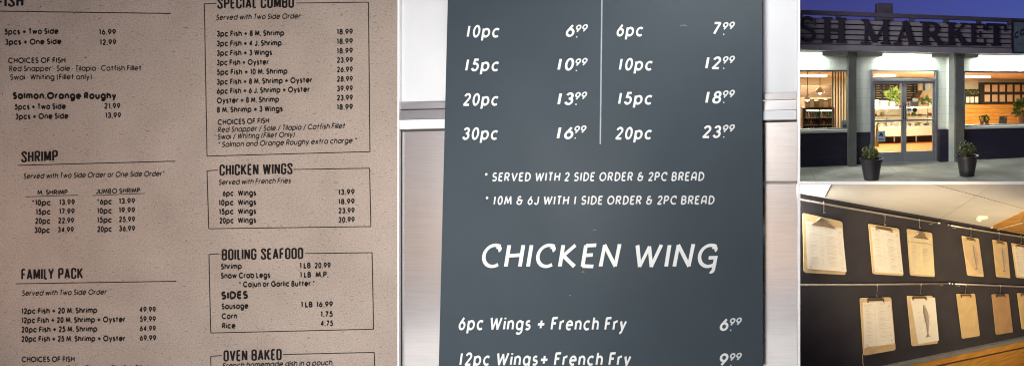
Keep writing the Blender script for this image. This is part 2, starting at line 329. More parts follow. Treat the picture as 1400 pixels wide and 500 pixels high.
def lay(text, font, hw, gap=.16, space=.36, nib=None, taper=0.0):
    """glyph strokes of a line in cap-height units -> list of (verts, faces), width"""
    x = 0.0; out = []; g = FONTS[font]; x_end = 0
    for ch in text:
        if ch == ' ': x += space; continue
        gw, st = g[ch]
        for s in (q for s_ in st for q in pieces(s_, hw)):
            vs, fs = stroke([(p[0]+x+hw, p[1]*(1-2*hw)+hw if p[1] >= 0 else p[1]+hw) for p in s], hw, nib, taper)
            out.append((vs, fs))
        x += gw + 2*hw; x_end = x; x += gap
    return out, x_end
def letter(name, text, x0, b0, x1, b1, cap, y, material, parent, font='G', hw=.075, slant=0.0, gap=.16, space=.36, nib=None, taper=0.0, label=None):
    """writes a line between two baseline points (photo px) on the plane at depth y, as one flat mesh"""
    st, W = lay(text, font, hw, gap, space, nib, taper)
    mb = MB(); n = len(text)
    xs = [v[0] + v[1]*slant for vs, _ in st for v in vs]; lo, hi = min(xs), max(xs)
    for i, (vs, fs) in enumerate(st):
        yy = y - 0.0022 - 0.0001*(i % 7)
        q = []
        for gx, gy in vs:
            t = (gx + gy*slant - lo)/(hi-lo)
            tb = min(max((gx-lo)/(hi-lo), 0), 1)
            q.append(pt(x0 + (x1-x0)*t, b0 + (b1-b0)*tb - gy*cap, yy))
        mb.add(q, fs)
    o = mb.build(name, material, parent)
    if label: o['label'] = label
    return o
def rule(name, segs, wpx, y, material, parent):
    mb = MB()
    for k, (x0, y0, x1, y1) in enumerate(segs):
        vs, fs = stroke([(x0, y0), ((x0+x1)/2, (y0+y1)/2), (x1, y1)], wpx/2)
        mb.add([pt(a, b, y-0.0022-0.0001*k) for a, b in vs], fs)
    return mb.build(name, material, parent)
# ------------------------------------------------------------------ materials in use
M = {}
M['kraft'] = kraft('kraft paper')
M['ink'] = mat('menu ink', (.007, .006, .006), .8, 0, .2, 30, spec=.15)
M['ink_soft'] = mat('light weight ink', (.014, .012, .011), .8, 0, .2, 30, spec=.15)
M['board'] = mat('blue grey painted board', (0.030, 0.047, 0.059), .6, 0, .04, 2, .10, 160, spec=.35)
M['chalk'] = mat('white hand lettering', (.66, .69, .68), .6, 0, .06, 40)
M['price'] = mat('grey white price lettering', (.56, .59, .59), .6, 0, .08, 40)
M['line_grey'] = mat('grey dividing line', (.28, .33, .36), .6, 0, .1, 30)
M['white'] = mat('white paint', (.90, .90, .90), .6, 0, .02, 3)
M['panel_white'] = mat('white wall panel', (.60, .63, .65), .5, 0, .03, 1.5, .05, 6)
M['steel'] = mat('brushed steel', (.90, .885, .87), .30, 1.0, .05, 2.0, .03, 8, (1, 1, 22))
M['steel_trim'] = mat('brushed steel trim', (.62, .62, .63), .35, .9, .05, 3, .03, 10, (1, 1, 12))
M['dark_gap'] = mat('dark joint', (.05, .045, .04), .7)

# ------------------------------------------------------------------ white gutters, added as thin strips between the four bays
mb = MB(); a = pt(543.5, 0, -.005).x; b = pt(545.3, 0, -.005).x
mb.box(a, -.005, -.3, b, .02, 5.6)
a = pt(1090.2, 0, -.01).x; b = pt(1093.8, 0, -.01).x
mb.box(a, -.01, -.3, b, .012, 5.6)
zt = pt(0, 248.2, -.01).z; zb = pt(0, 251.8, -.01).z
mb.box(b, -.01, zb, 3.2, .012, zt)
struct(mb, 'gutter_strip', M['white'])

# ------------------------------------------------------------------ bay 1: kraft paper menu
sheet = MB()
p0 = pt(-60, 545, 0); p1 = pt(543.8, -45, 0)
nx, nz = 30, 26
sheet.box(p0.x, 0, p0.z, p1.x, .02, p1.z)
menu = sheet.build('paper_menu', M['kraft'])
tag(menu, 'speckled brown kraft paper menu printed in black with boxed combo and wing prices', 'menu')
INK, SOFT = M['ink'], M['ink_soft']
def body(t, x0, b0, x1, b1, cap=8.4, hw=.122, m=INK, sl=0, nm='menu_line', gap=.10, space=.36): return letter(nm, t, x0, b0, x1, b1, cap, 0, m, menu, 'G', hw, sl, gap, space)
def price(t, x0, b, x1, b1=None, cap=8.1): return letter('price', t, x0, b, x1, b if b1 is None else b1, cap, 0, INK, menu, 'G', .118, 0, .13, .3)
def light(t, x0, b0, x1, b1, sl=.2, cap=8.0): return body(t, x0, b0, x1, b1, cap, .09, SOFT, sl, 'note_line')
def head(t, x0, b0, x1, b1, cap=15.5): return letter('heading', t, x0, b0, x1, b1, cap, 0, INK, menu, 'C', .077, 0, .07, .28)
head('FISH', -4, 10.6, 32, 9.2); rule('rule', [(-30, 15.3, 233.5, 18.8)], 1.15, 0, INK, menu)
body('5pcs + Two Side', 6, 48, 80, 47); price('16.99', 135.5, 48, 158.5)
body('3pcs + One Side', 7, 62, 84, 61); price('12.99', 136.5, 62, 159)
body('CHOICES OF FISH', 11, 87, 89.5, 86.5, 8, .105)
light('Red Snapper \u00b7 Sole \u00b7 Tilapia \u00b7 Catfish Fillet', 12.5, 98, 193, 97, 0)
light('Swai \u00b7 Whiting (Fillet only)', 14, 109.7, 125.5, 109, 0)
body('Salmon.Orange Roughy', 17.5, 136, 159, 136, 10.2, .15)
body('5pcs + Two Side', 20, 150.5, 90, 149.5); price('21.99', 142.5, 149, 164.5)
body('3pcs + One Side', 21, 163.7, 93.5, 162.5); price('13.99', 144, 161.7, 165.5)
head('SHRIMP', 29, 222.3, 79, 220.5); rule('rule', [(24.5, 226, 239.5, 220.3)], 1.15, 0, INK, menu)
light('Served with Two Side Order or One Side Order*', 32, 244.7, 225, 241)
body('M. SHRIMP', 51, 266.5, 92.5, 266, 7.2, .10); rule('rule', [(34.5, 268.9, 107, 266.6)], .9, 0, INK, menu)
body('JUMBO SHRIMP', 131, 265.2, 191.5, 263.5, 7.2, .10); rule('rule', [(126, 267.2, 198, 264.3)], .9, 0, INK, menu)
for k, (q, p, q2, p2) in enumerate([('*10pc', '13.99', '*6pc', '13.99'), ('15pc', '17.99', '10pc', '19.99'), ('20pc', '22.99', '15pc', '25.99'), ('30pc', '34.99', '20pc', '36.99')]):
    b = 281 + 12.5*k
    body(q, [44, 49, 48, 47][k], b, [69, 69, 68.5, 68][k], b, nm='quantity'); price(p, [81, 81, 79.5, 79][k], b - .8, [102.3, 102, 101.3, 100.8][k])
    body(q2, 133, b - 1.3, 152.7, b - 1.6, nm='quantity'); price(p2, 162.6, b - 2.4, 184.6)
head('FAMILY PACK', 29, 382.4, 113.5, 380.8); rule('rule', [(21.5, 387.5, 241, 384)], 1.15, 0, INK, menu)
light('Served with Two Side Order', 30, 404.2, 146, 402.4)
body('12pc Fish + 20 M. Shrimp', 29.5, 429, 133, 427.6); price('49.99', 190.5, 426.6, 213)
body('12pc Fish + 20 M. Shrimp + Oyster', 29.5, 441.6, 171, 440); price('59.99', 191, 439.6, 213)
body('20pc Fish + 25 M. Shrimp', 29.2, 454.3, 133, 453); price('64.99', 191, 452.4, 213)
body('20pc Fish + 25 M. Shrimp + Oyster', 29.2, 467, 171, 466); price('69.99', 191, 465.4, 213.5)
body('CHOICES OF FISH', 29.5, 494.6, 102, 494.2, 8, .105)
light('Red Snapper \u00b7 Sole \u00b7 Tilapia \u00b7 Catfish Fillet', 30, 507, 204, 506, 0)
rule('section_frame', [(283, 213.4, 279.3, 5.6), (279.3, 5.6, 296, 5.1), (405, 4.5, 503.7, 3.4), (503.7, 3.4, 505.7, 207.3), (505.7, 207.3, 283, 213.4)], 1.1, 0, INK, menu)
head('SPECIAL COMBO', 297, 12.6, 402, 11.2)
light('Served with Two Side Order', 295.5, 28.2, 411, 26)
for t, x1, b0, b1, p, pb in [('3pc Fish + 8 M. Shrimp', 388.5, 50.7, 49.5, '18.99', 47.6), ('3pc Fish + 4 J. Shrimp', 385, 64, 63, '18.99', 60.6),
    ('3pc Fish + 3 Wings', 372, 77, 76, '18.99', 73.6), ('3pc Fish + Oyster', 367, 90, 89, '23.99', 86.2), ('5pc Fish + 10 M. Shrimp', 393, 103.2, 101.5, '26.99', 99.1),
    ('3pc Fish + 8 M. Shrimp + Oyster', 426.5, 116.4, 113.6, '28.99', 112), ('6pc Fish + 6 J. Shrimp + Oyster', 423, 129, 126.3, '39.99', 125),
    ('Oyster + 8 M. Shrimp', 381.5, 141.8, 140, '23.99', 137.6), ('8 M. Shrimp + 3 Wings', 386.5, 154.5, 152.7, '18.99', 150.2)]:
    body(t, 296.4, b0, x1, b1); price(p, 460.6, pb + .3, 482.3, pb - .1)
body('CHOICES OF FISH', 297.5, 171.2, 368, 168.8, 8, .105)
light('Red Snapper / Sole / Tilapia / Catfish Fillet', 297.5, 181.4, 472, 175.8)
light('Swai / Whiting (Fillet Only)', 297.5, 191, 403, 187.6)
light('* Salmon and Orange Roughy extra charge *', 298.5, 201.6, 488, 195.6)
rule('section_frame', [(298, 232.4, 283, 233.5), (283, 233.5, 285.3, 312.4), (285.3, 312.4, 507, 309.4), (507, 309.4, 505.2, 229.9), (505.2, 229.9, 401, 231.6)], 1.1, 0, INK, menu)
head('CHICKEN WINGS', 300, 240.3, 400, 238.2)
light('Served with French Fries', 299, 253, 397.5, 250.5)
for q, x0, b, p, pb in [('6pc', 304.3, 268.5, '13.99', 266.3), ('10pc', 299, 281.2, '18.99', 279.2), ('15pc', 299.5, 293.4, '23.99', 291.6), ('20pc', 300, 305.6, '30.99', 304)]:
    body(q, x0, b, 319.3, b - .4, nm='quantity'); body('Wings', 325.2, b - .4, 350.2, b - 1); price(p, 462.6, pb + .3, 484.8, pb - .1)
rule('section_frame', [(300, 346.6, 285.6, 347.6), (285.6, 347.6, 288, 454.6), (288, 454.6, 510.7, 449.4), (510.7, 449.4, 508.6, 345, ), (508.6, 345, 417, 346.2)], 1.1, 0, INK, menu)
head('BOILING SEAFOOD', 303, 355.7, 414.5, 353.6)
body('Shrimp', 302, 368.2, 330.5, 367.5); body('1 LB', 409.7, 366.8, 424.7, 366.6, nm='quantity'); price('20.99', 430, 366.6, 452, 366.2)
body('Snow Crab Legs', 302, 380.8, 369.5, 379.6); body('1 LB', 410.2, 379.4, 425.2, 379.2, nm='quantity'); body('M.P.', 431.3, 379.2, 449, 378.8, nm='price')
body('* Cajun or Garlic Butter *', 327, 392.6, 430, 391)
body('SIDES', 302.5, 409.2, 339, 408.2, 11.4, .135)
body('Sausage', 303, 422.6, 339.5, 421.6); body('1 LB', 411.5, 420, 427.2, 419.8, nm='quantity'); price('16.99', 432.6, 419.7, 455, 419.2)
body('Corn', 303, 436, 324, 435.5); price('1.75', 438.3, 432.8, 455)
body('Rice', 303.5, 449, 322, 448.5); price('4.75', 438.3, 445.4, 455.3)
rule('section_frame', [(303, 485.3, 288, 486.4), (288, 486.4, 288.8, 530), (387, 483.9, 511.6, 481), (511.6, 481, 513, 530)], 1.1, 0, INK, menu)
head('OVEN BAKED', 305.5, 493.6, 385, 491.6)
light('French homemade dish in a pouch', 304, 503, 454.5, 498.6)

# ------------------------------------------------------------------ bay 2: blue grey board on a white and steel wall
YW = .03
def xl(px): return pt(px, 0, YW).x
def zl(px, pyl, pyr):   # height of a sloping joint at this column
    return pt(px, pyl + (pyr-pyl)*(px-547)/543, YW).z
L_, R_ = 535, 1089.5
w = MB()
w.loft([[(xl(L_), YW, zl(L_,140,128)), (xl(R_), YW, zl(R_,140,128)), (xl(R_), YW, 5.6), (xl(L_), YW, 5.6)], [(xl(L_), .08, zl(L_,140,128)), (xl(R_), .08, zl(R_,140,128)), (xl(R_), .08, 5.6), (xl(L_), .08, 5.6)]])
wall2 = w.build('white_wall', M['panel_white']); tag(wall2, kind='structure')
w = MB()
w.loft([[(xl(L_), YW+.002, -.3), (xl(R_), YW+.002, -.3), (xl(R_), YW+.002, zl(R_,172,160)), (xl(L_), YW+.002, zl(L_,172,160))], [(xl(L_), .08, -.3), (xl(R_), .08, -.3), (xl(R_), .08, zl(R_,172,160)), (xl(L_), .08, zl(L_,172,160))]])
sw = w.build('steel_wall', M['steel']); tag(sw, kind='structure')
rail = empty('steel_ledge', 'brushed steel ledge crossing the wall behind the blue grey menu board', 'ledge')
def prof(pts):
    mb = MB(); lo = []
    for px in (L_, R_):
        lo.append([(max(xl(px), pt(546.3, 0, y).x) if px == L_ else xl(px), y, zl(px, p, p-13.5)) for y, p in pts])
    mb.loft(lo); return mb
prof([(.0295, 139), (.01, 141), (.008, 149), (.0295, 150)]).build('upper_band', M['steel_trim'], rail)
prof([(.0295, 150.5), (.006, 151), (-.008, 163), (.0295, 164)]).build('sloped_face', M['steel_trim'], rail)
prof([(.0295, 164.5), (-.010, 163.6), (-.013, 176), (.0295, 177)]).build('front_lip', M['panel_white'], rail)
prof([(.0295, 177.3), (.02, 177.4), (.02, 180), (.0295, 180.2)]).build('joint', M['dark_gap'], rail)

YB = -.05
bd = MB()
bc = [(599.7, 506), (1043, 506), (1041.8, -8), (612.4, -8)]
bd.loft([[pt(x, y, YB) for x, y in bc], [pt(x, y, YB) + Vector((0, .024, 0)) for x, y in bc]])
nt_ = M['board'].node_tree; nn_ = nt_.nodes.new('ShaderNodeTexNoise'); nn_.inputs['Scale'].default_value = 1.1; nn_.inputs['Detail'].default_value = 6; nn_.inputs['Distortion'].default_value = 1.2   # wiped, uneven sheen
mr_ = nt_.nodes.new('ShaderNodeMapRange'); mr_.inputs['From Min'].default_value = .35; mr_.inputs['From Max'].default_value = .65; mr_.inputs['To Min'].default_value = .52; mr_.inputs['To Max'].default_value = .72
nt_.links.new(nn_.outputs['Fac'], mr_.inputs['Value']); nt_.links.new(mr_.outputs[0], nt_.nodes['Principled BSDF'].inputs['Roughness'])
board = bd.build('menu_board', M['board']); tag(board, 'tall blue grey board with white slanted lettering listing piece counts and chicken wing prices', 'menu board')
def hand(t, x0, b0, x1, b1, cap, hw=.085, nm='menu_line', m=None, gap=.2, space=.42, sl=.2): return letter(nm, t, x0, b0, x1, b1, cap, YB, m or M['chalk'], board, 'T', hw, sl, gap, space, (20, .12), .1)
def cents(x0, b, t='99'):
    x0 += .8
    hand(t, x0, b + .6, x0 + 16.6, b - .6, 11, .10, 'price', M['price'], .1)
    mb = MB(); vs, fs = stroke([(x0+.3, b+6.4), (x0+2.0, b+6.1)], .9); mb.add([pt(a, c, YB-.0024) for a, c in vs], fs); mb.build('point', M['price'], board)
for t, x0, x1, b, p, px0, px1, c, cx in [('10pc', 638, 683, 52, '6', 773.5, 785.5, 44.5, 786.5), ('15pc', 636, 682.5, 98, '10', 762, 785, 90.5, 786), ('20pc', 633, 681.5, 145, '13', 762, 784.5, 136.5, 785.5), ('30pc', 632, 681, 191.5, '16', 761, 784, 182.5, 784.5)]:
    hand(t, x0, b, x1, b, 17.8, .092, 'quantity'); hand(p, px0, b - 1, px1, b - 1, 17.8, .092, 'price'); cents(cx, c)
for t, x0, x1, b, p, px0, px1, pb, c, cx in [('6pc', 843, 879.5, 50.5, '7', 975, 986.5, 48, 41, 987.5), ('10pc', 846, 892.5, 97, '12', 964, 986, 95, 87.5, 987.5), ('15pc', 845, 892, 143.5, '18', 964, 986.5, 142, 134, 987.5), ('20pc', 841, 891.5, 191, '23', 960, 986, 189, 181, 987.5)]:
    hand(t, x0, b, x1, b, 17.8, .092, 'quantity'); hand(p, px0, pb, px1, pb, 17.8, .092, 'price'); cents(cx, c)
rule('divider_line', [(823, -8, 820.7, 197)], 1.9, YB, M['line_grey'], board)
hand('* SERVED WITH 2 SIDE ORDER & 2PC BREAD', 663, 248.2, 963, 247.4, 12.8, .092, sl=.16, m=M['price'])
hand('* 10M & 6J WITH 1 SIDE ORDER & 2PC BREAD', 664, 280.2, 977, 279.6, 12.8, .092, sl=.16, m=M['price'])
hand('CHICKEN WING', 659, 366.3, 981.5, 366.3, 34, .074, 'heading', gap=.2, space=.42, sl=.17)
hand('6pc Wings + French Fry', 627, 451, 857, 451.5, 18.8, .090); hand('6', 984, 452, 996, 452, 18, .097, 'price'); cents(997, 444.5)
hand('12pc Wings+ French Fry', 628, 499.5, 863, 499.5, 18.8, .090); hand('9', 984, 500, 996, 500, 18, .097, 'price'); cents(997, 492.5)
# a few chalky scuffs on the board
mb = MB()
for px, py, l in [(930, 36, 9), (811, 315, 4), (778, 404, 3), (795, 372, 4)]:
    pp = [(px + l*i/5, py - 1.2*math.sin(i*.63) + rng.uniform(-.3, .3)) for i in range(6)]
    vs, fs = stroke(pp, .6); mb.add([pt(a, c, YB-.0022) for a, c in vs], fs)
mb.build('scuff', mat('faint scuff', (.12, .145, .16), .6), board)

# ------------------------------------------------------------------ ground and unseen strips added for the steel to mirror
M['ground'] = mat('ground concrete', (.30, .29, .28), .85, 0, .15, .8, .2, 20)
M['reflector_white'] = mat('white reflector strip', (.80, .80, .79), .4, 0, .03, 2)
M['reflector_grey'] = mat('grey reflector strip', (.36, .36, .38), .6, 0, .1, 2)
M['reflector_orange'] = mat('orange reflector strip', (.74, .52, .36), .5, 0, .12, 2)
g = MB(); g.add([(-400, -400, -3), (400, -400, -3), (400, 400, -3), (-400, 400, -3)], [(0, 1, 2, 3)]); struct(g, 'ground', M['ground'])
def strip(name, y0, y1, m):
    s = MB(); s.box(-19, y0, -.5, 4, y1, -.30); struct(s, name, m)
strip('white_reflector', -1.55, -.02, M['reflector_white']); strip('grey_reflector', -3.9, -1.55, M['reflector_grey']); strip('orange_reflector', -8.5, -3.9, M['reflector_orange'])  # white, grey and orange bands laid out to shape the steel's reflection

s = MB(); s.box(-22, -12.2, -.5, -2.5, -12, 6.5); struct(s, 'reflector_wall', mat('beige reflector', (.76, .73, .70), .8, 0, .04, 1))  # unseen wall added to brighten the upper steel's reflection
s = MB(); s.box(-19, .022, -.5, pt(540, 0, .022).x, .08, 5.6); struct(s, 'backing_wall', M['panel_white'])
# ------------------------------------------------------------------ bay 3: the shop front at dusk
GZ = 2.52                                  # pavement level
M['block'] = bricks('white painted blocks', (.70, .76, .68, 1), (.72, .77, .70, 1), (.56, .61, .55, 1), .29, .145, .004, .75, .15)
M['dark_brick'] = bricks('dark painted brick', (.022, .018, .040, 1), (.030, .024, .050, 1), (.013, .011, .026, 1), .16, .055, .005, .5, .5, .5)
M['fascia'] = mat('grey purple slats', (.22, .21, .245), .6, 0, .12, 4)
M['fascia_gap'] = mat('dark slat recess', (.02, .017, .03), .8)
M['parapet'] = mat('dark parapet metal', (.075, .068, .10), .5, 0, .1, 4)
M['letter'] = mat('near black sign letters', (.016, .011, .024), .5, 0, .15, 10)
M['column'] = mat('grey green column paint', (.125, .138, .122), .6, 0, .22, 3, .12, 40)
M['soffit'] = mat('soffit paint', (.42, .44, .42), .7, 0, .05, 4)
M['alu'] = mat('grey aluminium', (.34, .37, .40), .4, .6, .06, 4, .03, 20)
M['sill'] = mat('pale sill', (.62, .65, .60), .6, 0, .06, 6)
M['glass'] = glass('window glass')
def paving():
    m = mat('worn pavement', (.27, .275, .245), .75, 0, .30, 1.9, .35, 26, detail=9); nt = m.node_tree; N = nt.nodes; L = nt.links; b = N['Principled BSDF']
    src = b.inputs['Base Color'].links[0].from_socket; tc = N.new('ShaderNodeTexCoord')
    v = N.new('ShaderNodeTexVoronoi'); v.inputs['Scale'].default_value = 4.5; L.new(tc.outputs['Object'], v.inputs['Vector'])   # trodden gum and drips
    g = N.new('ShaderNodeMath'); g.operation = 'GREATER_THAN'; g.inputs[1].default_value = .085; L.new(v.outputs['Distance'], g.inputs[0])
    n = N.new('ShaderNodeTexNoise'); n.inputs['Scale'].default_value = .9; n.inputs['Detail'].default_value = 7; L.new(tc.outputs['Object'], n.inputs['Vector'])
    r_ = N.new('ShaderNodeValToRGB'); r_.color_ramp.elements[0].position = .42; r_.color_ramp.elements[1].position = .6; r_.color_ramp.elements[0].color = (.62, .62, .60, 1); L.new(n.outputs['Fac'], r_.inputs['Fac'])
    sp = N.new('ShaderNodeSeparateXYZ'); mp = N.new('ShaderNodeMapping'); mp.inputs['Rotation'].default_value = (0, 0, -R(16)); L.new(tc.outputs['Object'], mp.inputs['Vector']); L.new(mp.outputs[0], sp.inputs[0])
    w = N.new('ShaderNodeMath'); w.operation = 'PINGPONG'; w.inputs[1].default_value = .62; L.new(sp.outputs['X'], w.inputs[0])
    j = N.new('ShaderNodeMath'); j.operation = 'GREATER_THAN'; j.inputs[1].default_value = .006; L.new(w.outputs[0], j.inputs[0])
    k = N.new('ShaderNodeMath'); k.operation = 'MULTIPLY'; L.new(g.outputs[0], k.inputs[0]); L.new(j.outputs[0], k.inputs[1])
    x1 = N.new('ShaderNodeMix'); x1.data_type = 'RGBA'; x1.blend_type = 'MULTIPLY'; x1.inputs['Factor'].default_value = 1; L.new(src, x1.inputs['A']); L.new(r_.outputs[0], x1.inputs['B'])
    x2 = N.new('ShaderNodeMix'); x2.data_type = 'RGBA'; x2.inputs['A'].default_value = (.12, .12, .105, 1); L.new(k.outputs[0], x2.inputs['Factor']); L.new(x1.outputs['Result'], x2.inputs['B'])
    L.new(x2.outputs['Result'], b.inputs['Base Color']); return m
M['concrete'] = paving()
M['tube_light'] = emit('fluorescent tube', (.93, 1.0, .92), 9)
M['warm_tube'] = emit('warm lit ceiling panel', (1, .90, .68), 6)
M['cream'] = mat('cream interior wall', (.76, .66, .48), .8, 0, .05, 2)
M['ceil_in'] = mat('interior ceiling', (.76, .66, .50), .8, 0, .05, 2)
M['orange_floor'] = mat('orange floor tile', (.55, .21, .07), .35, 0, .15, 3)
M['orange_wood'] = wood('orange wood boards', (.66, .33, .07), 'X', .45, .10)
M['black'] = mat('matt black', (.02, .018, .018), .6, 0, .2, 10)
M['dark_wood'] = wood('dark brown wood', (.10, .055, .03), 'X', .5)
M['pale_wood'] = wood('pale wood', (.55, .40, .24), 'X', .5)
M['tan_paper'] = mat('tan paper', (.62, .47, .29), .8, 0, .1, 10)
M['white_paper'] = mat('white paper', (.80, .76, .66), .8, 0, .04, 10)
M['enamel'] = mat('white enamel', (.80, .76, .68), .35, 0, .03, 5)
M['leaf'] = mat('shrub leaves', (.11, .15, .045), .5, 0, .5, 14)
M['leaf_bright'] = mat('house plant leaves', (.15, .21, .04), .5, 0, .4, 14)
M['pot'] = mat('black plastic pot', (.022, .022, .028), .4, 0, .2, 6)
M['soil'] = mat('potting soil', (.03, .02, .015), .95, 0, .4, 30)
M['twig'] = mat('brown twig', (.07, .045, .025), .8, 0, .2, 20)
M['terracotta'] = mat('terracotta', (.42, .17, .07), .7, 0, .15, 10)
M['blind'] = mat('beige vertical blind', (.24, .20, .15), .7, 0, .1, 8)
M['sign_teal'] = mat('grey teal sign panel', (.12, .17, .22), .5, 0, .1, 4)
M['card_blue'] = mat('pale blue card', (.42, .52, .60), .6, 0, .06, 20)
M['card_ink'] = mat('dark blue print', (.03, .04, .12), .6)
M['red'] = mat('red sticker', (.55, .05, .04), .5)
M['yellow'] = mat('yellow plastic', (.80, .60, .05), .5)
M['brass'] = mat('warm metal', (.55, .40, .22), .35, .8, .1, 6)
M['food'] = [mat('bottle ' + n, c, .3, 0, .2, 20) for n, c in (('amber', (.45, .20, .04)), ('red', (.40, .06, .03)), ('green', (.12, .26, .06)), ('cream', (.62, .52, .34)), ('brown', (.16, .07, .03)))]
M['ice'] = mat('crushed ice', (.78, .78, .74), .5, 0, .1, 30, .4, 60)

s = MB(); e0, e1 = -1.56, 3.3
yb = lambda x: 1.7 + .2867*x
s.loft([[(e0-1.5, .013, GZ), (e1, .013, GZ), (e1, 7.5, GZ), (e0-1.5, 7.5, GZ)], [(e0-1.5, .013, GZ-.02), (e1, .013, GZ-.02), (e1, 7.5, GZ-.02), (e0-1.5, 7.5, GZ-.02)]])
struct(s, 'pavement', M['concrete'])

shop = empty('shop_building', 'single storey white block shop with dark brick base, lit windows and glass double doors', 'shop')
UZ = SF.uz
def U(px, w=0.0, py=115): return UZ(px, py, w)[0]
def Z(px, py, w=0.0): return UZ(px, py, w)[1]
zTopWall = Z(1245, 73)            # underside of the canopy
zBrick = Z(1285, 178)             # top of the dark brick base
uWL0, uWL1 = U(1040), U(1160.5); uWR0, uWR1 = U(1318), U(1465)
uD0, uD1 = U(1190), U(1281.5)
zWinT = Z(1245, 96.5); zWinB = Z(1245, 174.5); zDoorT = Z(1236, 95.5)
for q in ((uWL0-.6, zWinT, uWL1, zTopWall), (uWL1, zBrick, uD0, zTopWall), (uD0, zDoorT, uD1, zTopWall), (uD1, zBrick, uWR0, zTopWall), (uWR0, zWinT, uWR1+.6, zTopWall)):
    b = MB(); b.fbox(SF, *q, -.12, 0); b.build('block_wall', M['block'], shop)      # lintels and piers
for q in ((uWL0-.6, GZ, uWL1, zWinB-.05), (uWL1+.001, GZ, uD0-.004, zBrick), (uWR0, GZ, uWR1+.6, zWinB-.05)):
    b = MB(); b.fbox(SF, *q, -.12, .012); b.build('brick_base', M['dark_brick'], shop)
zb_ = Z(1292, 221, .1); b2 = MB(); b2.fbox(SF, U(1284.5, .1), GZ, U(1300.5, .1), Z(1292, 177, .1), -.12, .10); b2.build('brick_pier', M['dark_brick'], shop)
# columns carrying the canopy
c = MB(); wc = .16
def col(p0, p1): 
    m = MB(); m.fbox(SF, U(p0, wc), GZ, U(p1, wc), zTopWall+.02, .02, wc); return m.build('column', M['column'], shop, bevel=.006)
col(1159.8, 1171.2); col(1306, 1318.2)
m = MB(); m.fbox(SF, U(1297, .1), GZ, U(1306, .1)+.006, zTopWall+.015, .0, .11); m.build('block_return', M['block'], shop)
# canopy: soffit, fascia with slats, top rail on posts
wf = .30
zF0, zF1 = Z(1245, 71.3, wf), Z(1245, 22.5, wf)
uF0, uF1 = U(1040, wf), U(1470, wf)
m = MB(); m.fbox(SF, uF0, zTopWall-.0, uF1, zTopWall+.03, -.1, wf-.045); m.build('soffit', M['soffit'], shop)
zlip = Z(1245, 63.6, wf)
m = MB(); m.fbox(SF, uF0, zF0, uF1, zlip, wf-.05, wf+.02); m.build('fascia_lip', M['fascia'], shop, bevel=.006)
zS1 = Z(1245, 29.5, wf)
m = MB(); m.fbox(SF, uF0, zlip, uF1, zS1, wf-.07, wf-.04); m.build('fascia_back', M['fascia_gap'], shop)
m = MB(); n = 5; ph = (zS1-zlip)/n
for k in range(n): m.fbox(SF, uF0, zlip + ph*k + ph*.13, uF1, zlip + ph*(k+1) - ph*.13, wf-.04, wf-.005)
m.build('fascia_slats', M['fascia'], shop)
zR0, zR1 = Z(1245, 25.2, wf), Z(1245, 19.6, wf)
m = MB(); m.fbox(SF, uF0, zR0, uF1, zR1, wf-.06, wf+.01); m.build('parapet_rail', M['parapet'], shop, bevel=.004)
m = MB()
for p0, p1 in ((1060, 1098), (1143, 1150), (1196.5, 1222.5), (1244, 1250.5), (1290.5, 1297.5), (1336, 1342), (1378.5, 1386)):
    m = MB(); m.fbox(SF, U(p0, wf), zS1-.002, U(p1, wf), zR0+.002, wf-.055, wf-.003); m.build('parapet_post', M['parapet'], shop)
m = MB(); m.pbox(SF, 1199.3, 4.5, 1221, 27, .02, .20); m.build('roof_box', M['parapet'], shop, bevel=.005)
m = MB(); m.fbox(SF, uF0, zTopWall+.035, uF1, zTopWall+.06, -4.6, wf-.08); m.build('flat_roof', M['parapet'], shop)

